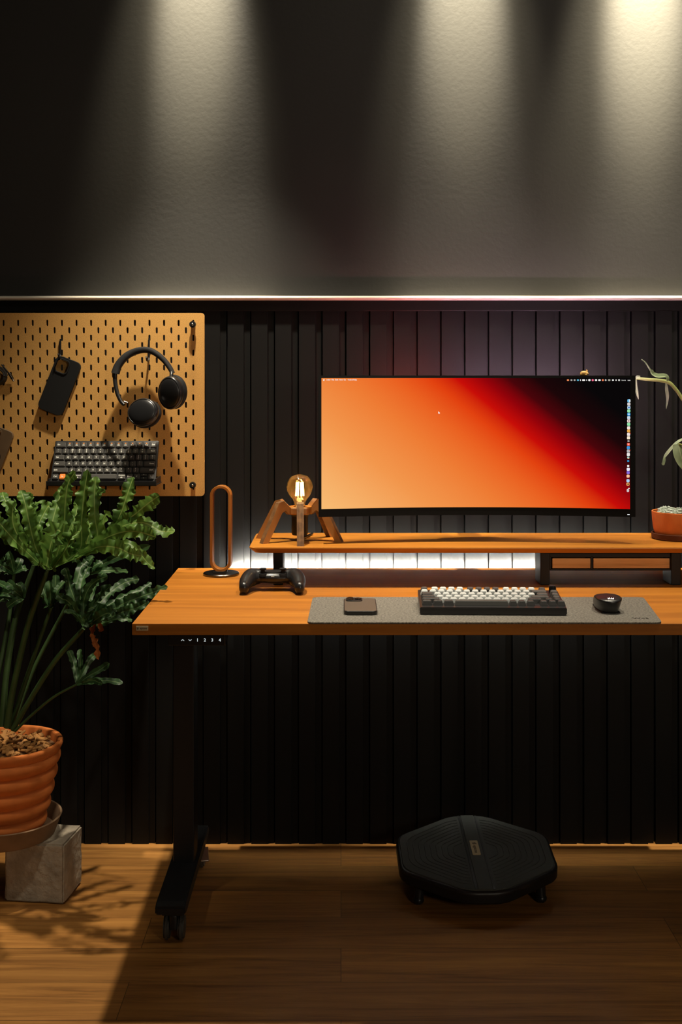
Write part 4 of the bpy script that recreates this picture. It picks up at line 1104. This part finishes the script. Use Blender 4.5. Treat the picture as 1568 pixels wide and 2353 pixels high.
# stalks
for pts, r in (([(60, 2320, 2.97), (110, 2000, 2.96), (230, 1480, 2.93), (330, 1180, 2.89), (400, 990, 2.865), (412, 930, 2.875)], [.0085, .0078, .0072, .0065, .005, .002]),
               ([(20, 2310, 2.98), (50, 1900, 2.99), (110, 1500, 3.0), (170, 1260, 3.01), (290, 930, 3.02)], [.0085, .008, .0078, .007, .005]),
               ([(90, 2330, 2.99), (200, 1980, 2.99), (330, 1600, 2.98), (440, 1290, 2.97)], [.006, .0058, .005, .004]),
               ([(110, 2340, 2.97), (260, 2080, 2.95), (480, 1740, 2.92), (720, 1470, 2.89)], [.0068, .0066, .0064, .0054]),
               ([(130, 2350, 2.96), (260, 2225, 2.95), (460, 2060, 2.92), (660, 1950, 2.90)], [.0036, .0034, .0032, .0026]),
               ([(-20, 2300, 2.98), (-40, 2000, 2.99), (40, 1600, 3.02), (100, 1200, 3.04), (120, 1000, 3.03)], [.008, .007, .006, .005, .004]),
               ([(100, 2320, 3.01), (300, 1800, 3.04), (560, 1300, 3.05), (720, 1000, 3.04)], [.006, .0055, .005, .004])):
    b = newbm(); tube(b, [q3(*p) for p in pts], r, 30, 10); part('leaf_stalk', b, M['stalk'], pl)
# withered leaf
b = newbm(); lobe(b, [q3(815, 1375, 2.865), q3(820, 1440, 2.86), q3(800, 1530, 2.86), q3(830, 1620, 2.86), q3(850, 1740, 2.86)], 26 * K, .4, ruff=.7, fold=.6, freq=9, scal=.4, seed=77)
lobe(b, [q3(800, 1385, 2.86), q3(835, 1420, 2.855), q3(862, 1470, 2.855), q3(865, 1500, 2.855)], 20 * K, -.5, ruff=.7, fold=.5, freq=9, scal=.4, seed=78)
part('withered_leaf', b, M['withered'], pl, label='withered brown leaf', angle=180)
# pot
pxm, pym = X(12, 2.99), 2.99; z0 = .158; zr = Z(1703, 2.99)
b = newbm(); prof = [(0, z0), (.088, z0)]
hgt = zr - z0; nb = 5
for i in range(110):
    f = i / 109; r = .088 + .044 * f ** .8 + .0105 * abs(math.sin(PI * nb * f * .98)) ** .8 - .004
    prof.append((r, z0 + .004 + (hgt - .03) * f))
prof += [(.136, zr - .020), (.1405, zr - .010), (.1410, zr - .003), (.139, zr), (.130, zr), (.1265, zr - .004), (.124, zr - .03), (0, zr - .031)]
lathe(b, prof, (pxm, pym, 0), 72); part('pot', b, M['terra'], pl)
b = newbm(); lathe(b, [(.1255, zr - .022), (.08, zr - .015), (0, zr - .013)], (pxm, pym, 0), 40)
part('soil', b, M['soil'], pl)
b = newbm(); rg = random.Random(5)
for i in range(150):
    a, r = rg.random() * 2 * PI, .115 * math.sqrt(rg.random())
    box(b, (0, 0, 0), (.010 + rg.random() * .012, .007 + rg.random() * .009, .005), .001, 1, Matrix.Translation((pxm + r * math.cos(a), pym + r * math.sin(a), zr - .012 + rg.random() * .010)) @ Euler((rg.uniform(-.6, .6), rg.uniform(-.6, .6), rg.random() * 6)).to_matrix().to_4x4())
o = part('bark_chips', b, M['chip'], pl); o['kind'] = 'stuff'

# saucer and concrete block
b = newbm(); lathe(b, [(0, .145), (.116, .145), (.122, .149), (.137, .189), (.139, .193), (.134, .194), (.131, .190), (.119, .158), (0, .1575)], (pxm, pym, 0), 72)
single('plant_saucer', b, M['saucer'], 'wide grey brown saucer on the concrete block under the ribbed pot', 'saucer', (pxm, pym, .145))
b = newbm()
fr_, frr = P(148, 2080, F * CH / (2080 - HY)), P(187, 2028, F * CH / (2028 - HY)); fl = P(12, 2072, F * CH / (2072 - HY))
ux = (fl - fr_); uy = (frr - fr_)
c_ = fr_ + ux * .5 + uy * .5
ang = math.atan2(-ux.y, -ux.x)
bmesh.ops.create_cube(b, size=1)
bmesh.ops.scale(b, vec=(ux.length, uy.length, .144), verts=b.verts)
bmesh.ops.bevel(b, geom=b.edges[:], offset=.004, segments=2, affect='EDGES')
bmesh.ops.subdivide_edges(b, edges=b.edges[:], cuts=9, use_grid_fill=True)
rg = random.Random(9)
from mathutils import noise as mnoise
for v in b.verts: v.co += v.co.normalized() * (.0022 * mnoise.noise(v.co * 38) + .0012 * mnoise.noise(v.co * 110))
bmesh.ops.transform(b, matrix=Matrix.Translation((c_.x, c_.y, .0725)) @ Matrix.Rotation(ang, 4, 'Z'), verts=b.verts)
zm = min(v.co.z for v in b.verts); bmesh.ops.translate(b, vec=(0, 0, -zm), verts=b.verts)
single('concrete_block', b, M['concrete'], 'rough grey concrete block on the floor under the plant saucer', 'block', (c_.x, c_.y, 0))

# ------------------------------------------------------------------ vine on the right
vd = 3.14
vx = X(1655, vd)
vp = thing('trailing_vine', 'pale green vine reaching in from the right above the succulent pot', 'potted plant', (vx, vd, SZ))
b = newbm(); lathe(b, [(0, 0), (.040, 0), (.050, .07), (.052, .085), (.048, .085), (.045, .07), (0, .07)], (vx, vd, SZ), 40); part('pot', b, M['terra'], vp)
b = newbm(); tube(b, [Vector((vx, vd, SZ + .07)), P(1645, 1050, vd), P(1600, 965, vd), P(1566, 912, vd), P(1548, 888, vd), P(1535, 878, vd), P(1515, 874, vd), P(1490, 872, vd), P(1462, 869, vd + .01)], [.005, .005, .0048, .0046, .0046, .005, .0046, .004, .0036], 60, 10); part('stem', b, M['vine_stem'], vp)
KV = vd / F
b = newbm(); lobe(b, [P(1534, 876, vd - .01), P(1530, 866, vd - .012), P(1512, 866, vd - .012), P(1500, 860, vd - .01), P(1496, 849, vd - .01)], 7.5 * KV, .3, ruff=.12, fold=.5, freq=2, scal=.05, seed=1, tipw=.6)
tube(b, [P(1496, 852, vd - .01), P(1490, 842, vd - .01), P(1483, 832, vd - .01), P(1475, 826, vd - .01)], [.0022, .0018, .0014, .0010], 14, 8); part('leaf', b, M['vine'], vp, angle=180)
b = newbm(); lobe(b, [P(1532, 880, vd), P(1534, 895, vd), P(1536, 915, vd), P(1532, 940, vd)], 4.5 * KV, .9, ruff=.1, fold=.6, freq=2, scal=.05, seed=2, tipw=.3); part('leaf', b, M['vine'], vp, angle=180)
b = newbm(); lobe(b, [P(1463, 872, vd), P(1463, 888, vd), P(1465, 902, vd), P(1468, 918, vd)], 3.5 * KV, .6, ruff=.1, fold=.6, freq=2, scal=.05, seed=3, tipw=.3); part('leaf', b, M['vine'], vp, angle=180)
b = newbm(); lobe(b, [P(1462, 869, vd), P(1466, 867, vd - .004), P(1472, 868, vd - .006)], 4 * KV, .2, ruff=.1, fold=.4, freq=2, scal=.02, seed=4); part('leaf', b, M['vine'], vp, angle=180)
b = newbm(); lobe(b, [P(1592, 1004, vd - .02), P(1566, 1014, vd - .03), P(1545, 1032, vd - .035), P(1526, 1056, vd - .03)], 7 * KV, .9, ruff=.12, fold=.5, freq=2, scal=.04, seed=5, tipw=.8)
lobe(b, [P(1528, 1050, vd - .032), P(1527, 1058, vd - .034), P(1524, 1069, vd - .034)], 3.4 * KV, .2, ruff=.1, fold=.3, freq=2, scal=.03, seed=15); part('leaf', b, M['vine'], vp, angle=180)
b = newbm(); lobe(b, [P(1560, 1020, vd - .05), P(1564, 1040, vd - .055), P(1570, 1058, vd - .055), P(1582, 1072, vd - .05)], 17 * KV, -.2, ruff=.12, fold=-.25, freq=2, scal=.05, seed=6, base=.7); part('leaf', b, M['vine'], vp, angle=180)
b = newbm(); tube(b, [P(1600, 965, vd), P(1596, 985, vd - .01), P(1592, 1004, vd - .02), P(1575, 1022, vd - .045), P(1560, 1020, vd - .05)], .0022, 20, 8); part('leaf_stalk', b, M['vine_stem'], vp)

# ------------------------------------------------------------------ balance board
bx = X(1094, 3.0)
bb = thing('balance_board', 'black rubber topped balance board on the floor under the desk', 'balance board', (bx, 3.015, 0))
tilt = math.radians(9.0); rz_ = math.radians(1.8)
TB = Matrix.Translation((bx, 3.005, .098)) @ Matrix.Rotation(rz_, 4, 'Z') @ Matrix.Rotation(tilt, 4, 'X')
def octo(w, h, k, m_, r=.03):
    """half-size w x h, flat back/front half length k, flat side half length m_"""
    c = [(-k, -h), (k, -h), (w, -m_), (w, m_), (k, h), (-k, h), (-w, m_), (-w, -m_)]
    return round_poly([(x, y, 0) for x, y in c], r, 6)
Wd, Hd = .196, .176
deck = fill2d([octo(Wd, Hd, .046, .078, .030)], .034, .008, TB @ Matrix.Translation((0, 0, -.020)), 3); dkp = part('deck', deck, M['black'], bb)
pad = fill2d([octo(Wd - .008, Hd - .008, .043, .074, .028)], .004, .0015, TB @ Matrix.Translation((0, 0, -.002)), 2); part('top_mat', pad, M['rubber'], dkp)
for sx in (-1, 1):
    b = newbm()
    for i in range(9):                                  # concentric half rings
        s = 1 - .078 * (i + 1)
        ww, hh, kk, mm = (Wd - .012) * s, (Hd - .018) * s, .050 * s, .062 * s
        rg_ = octo(ww, hh, kk, mm, .030 * s); c = []
        for (ax, ay), (cx_, cy_) in zip(rg_, rg_[1:] + rg_[:1]):
            if (ax - .030) * (cx_ - .030) < 0: c.append((.030, ay + (cy_ - ay) * (.030 - ax) / (cx_ - ax)))
            if cx_ >= .030: c.append((cx_, cy_))
        pts = [TB @ Vector((sx * x, y, .0006)) for x, y in c]
        tube(b, pts, .0009, seg=6, closed=False, n=len(pts) * 2)
    part('grip_ridges', b, M['rubber'], dkp)
b = newbm()
for sx in (-1, 1): box(b, (sx * .0215, 0, .0004), (.006, Hd * 2 - .018, .0016), .0005, mx=TB)
part('groove_strip', b, M['black'], dkp)
b = newbm(); box(b, (0, 0, .0010), (.034, Hd * 2 - .016, .0022), .0009, mx=TB); part('centre_band', b, M['rubber'], dkp)
b = fill2d([rrect(0, 0, .0205, .066, .003, 5)], .0014, .0003, TB @ Matrix.Translation((0, .010, .0026))); bg = part('badge', b, M['badge'], dkp, label='small tan badge')
part('badge_lettering', epione(TB @ Matrix.Translation((0, .010, .0036)) @ Matrix.Rotation(-PI / 2, 4, 'Z') @ Matrix.Translation((.001, 0, 0)), .0125), M['badge_ink'], bg)
for sx, yy in ((-1, -.076), (1, -.076), (-1, .09), (1, .09)):
    top = TB @ Vector((sx * .147, yy, -.030)); bot = Vector((top.x + sx * .004, top.y - .006, .011))
    b = newbm(); tube(b, [top, (top + bot) / 2, bot], [.016, .0125, .0115], 10, 18); ball(b, bot, (.0135, .0135, .011), 20); part('support_foot', b, M['black_gloss'], bb)
b = newbm(); lathe(b, [(0, -.062), (.04, -.058), (.075, -.046), (.09, -.035), (0, -.030)], mx=TB, seg=40); part('rocker_dome', b, M['black_matte'], bb)

# ------------------------------------------------------------------ lights
def spot(name, loc, target, power, size_deg, blend, col, r=.03):
    l = bpy.data.lights.new(name, 'SPOT'); l.energy = power; l.color = col; l.spot_size = math.radians(size_deg); l.spot_blend = blend; l.shadow_soft_size = r
    o = bpy.data.objects.new(name, l); COL.objects.link(o); o.location = loc
    o.rotation_euler = (Vector(target) - Vector(loc)).to_track_quat('-Z', 'Y').to_euler(); return o
WARM = (1, .89, .70)
for x, y, p in ((-.345, 2.88, 165), (X(1078, 3.3), 2.88, 70), (X(1500, 3.3), 2.88, 80)):
    spot('downlight', (x, y, 2.60), (x - .01, y + .07, 0), p, 60, .75, WARM, .025)
for x, dx, k in ((X(468, 3.3), -.05, .8), (X(1068, 3.3), 0, .85), (X(1505, 3.3), -.04, 1.85)):
    spot('downlight_beam', (x, 3.02, 3.25), (x + dx * .5, 3.32, 2.36), 1100 * k, 16, 1.0, (1, .87, .60), .03)
    spot('downlight_halo', (x, 3.02, 3.25), (x + dx, 3.32, 2.16), 230 * k, 26, 1.0, (1, .87, .60), .03)
    spot('downlight_graze', (x, 3.222, 3.25), (x, 3.59, 0), 460, 17, .7, WARM, .02)
def area(name, loc, target, power, size, col):
    l = bpy.data.lights.new(name, 'AREA'); l.energy = power; l.color = col; l.size = size
    o = bpy.data.objects.new(name, l); COL.objects.link(o); o.location = loc
    o.rotation_euler = (Vector(target) - Vector(loc)).to_track_quat('-Z', 'Y').to_euler(); return o
area('room_lamp', (.6, 1.8, 3.4), (.5, 2.4, .3), 8, .4, WARM)
spot('downlight_front', (-1.15, 1.75, 2.60), (-.86, 2.95, .35), 42, 26, .9, WARM, .04)
area('front_fill', (1.5, -.7, 1.6), (.2, 2.8, .6), 13, .4, (1, .86, .66))  # added warm fill from the right front, lifts faces turned to the camera
w = bpy.data.worlds.new('world'); S.world = w; w.use_nodes = True
w.node_tree.nodes['Background'].inputs[0].default_value = (1, .8, .6, 1); w.node_tree.nodes['Background'].inputs[1].default_value = .006

S.view_settings.view_transform = 'Standard'; S.view_settings.look = 'None'
S.view_settings.exposure = 0; S.view_settings.gamma = 1; S.view_settings.use_curve_mapping = False
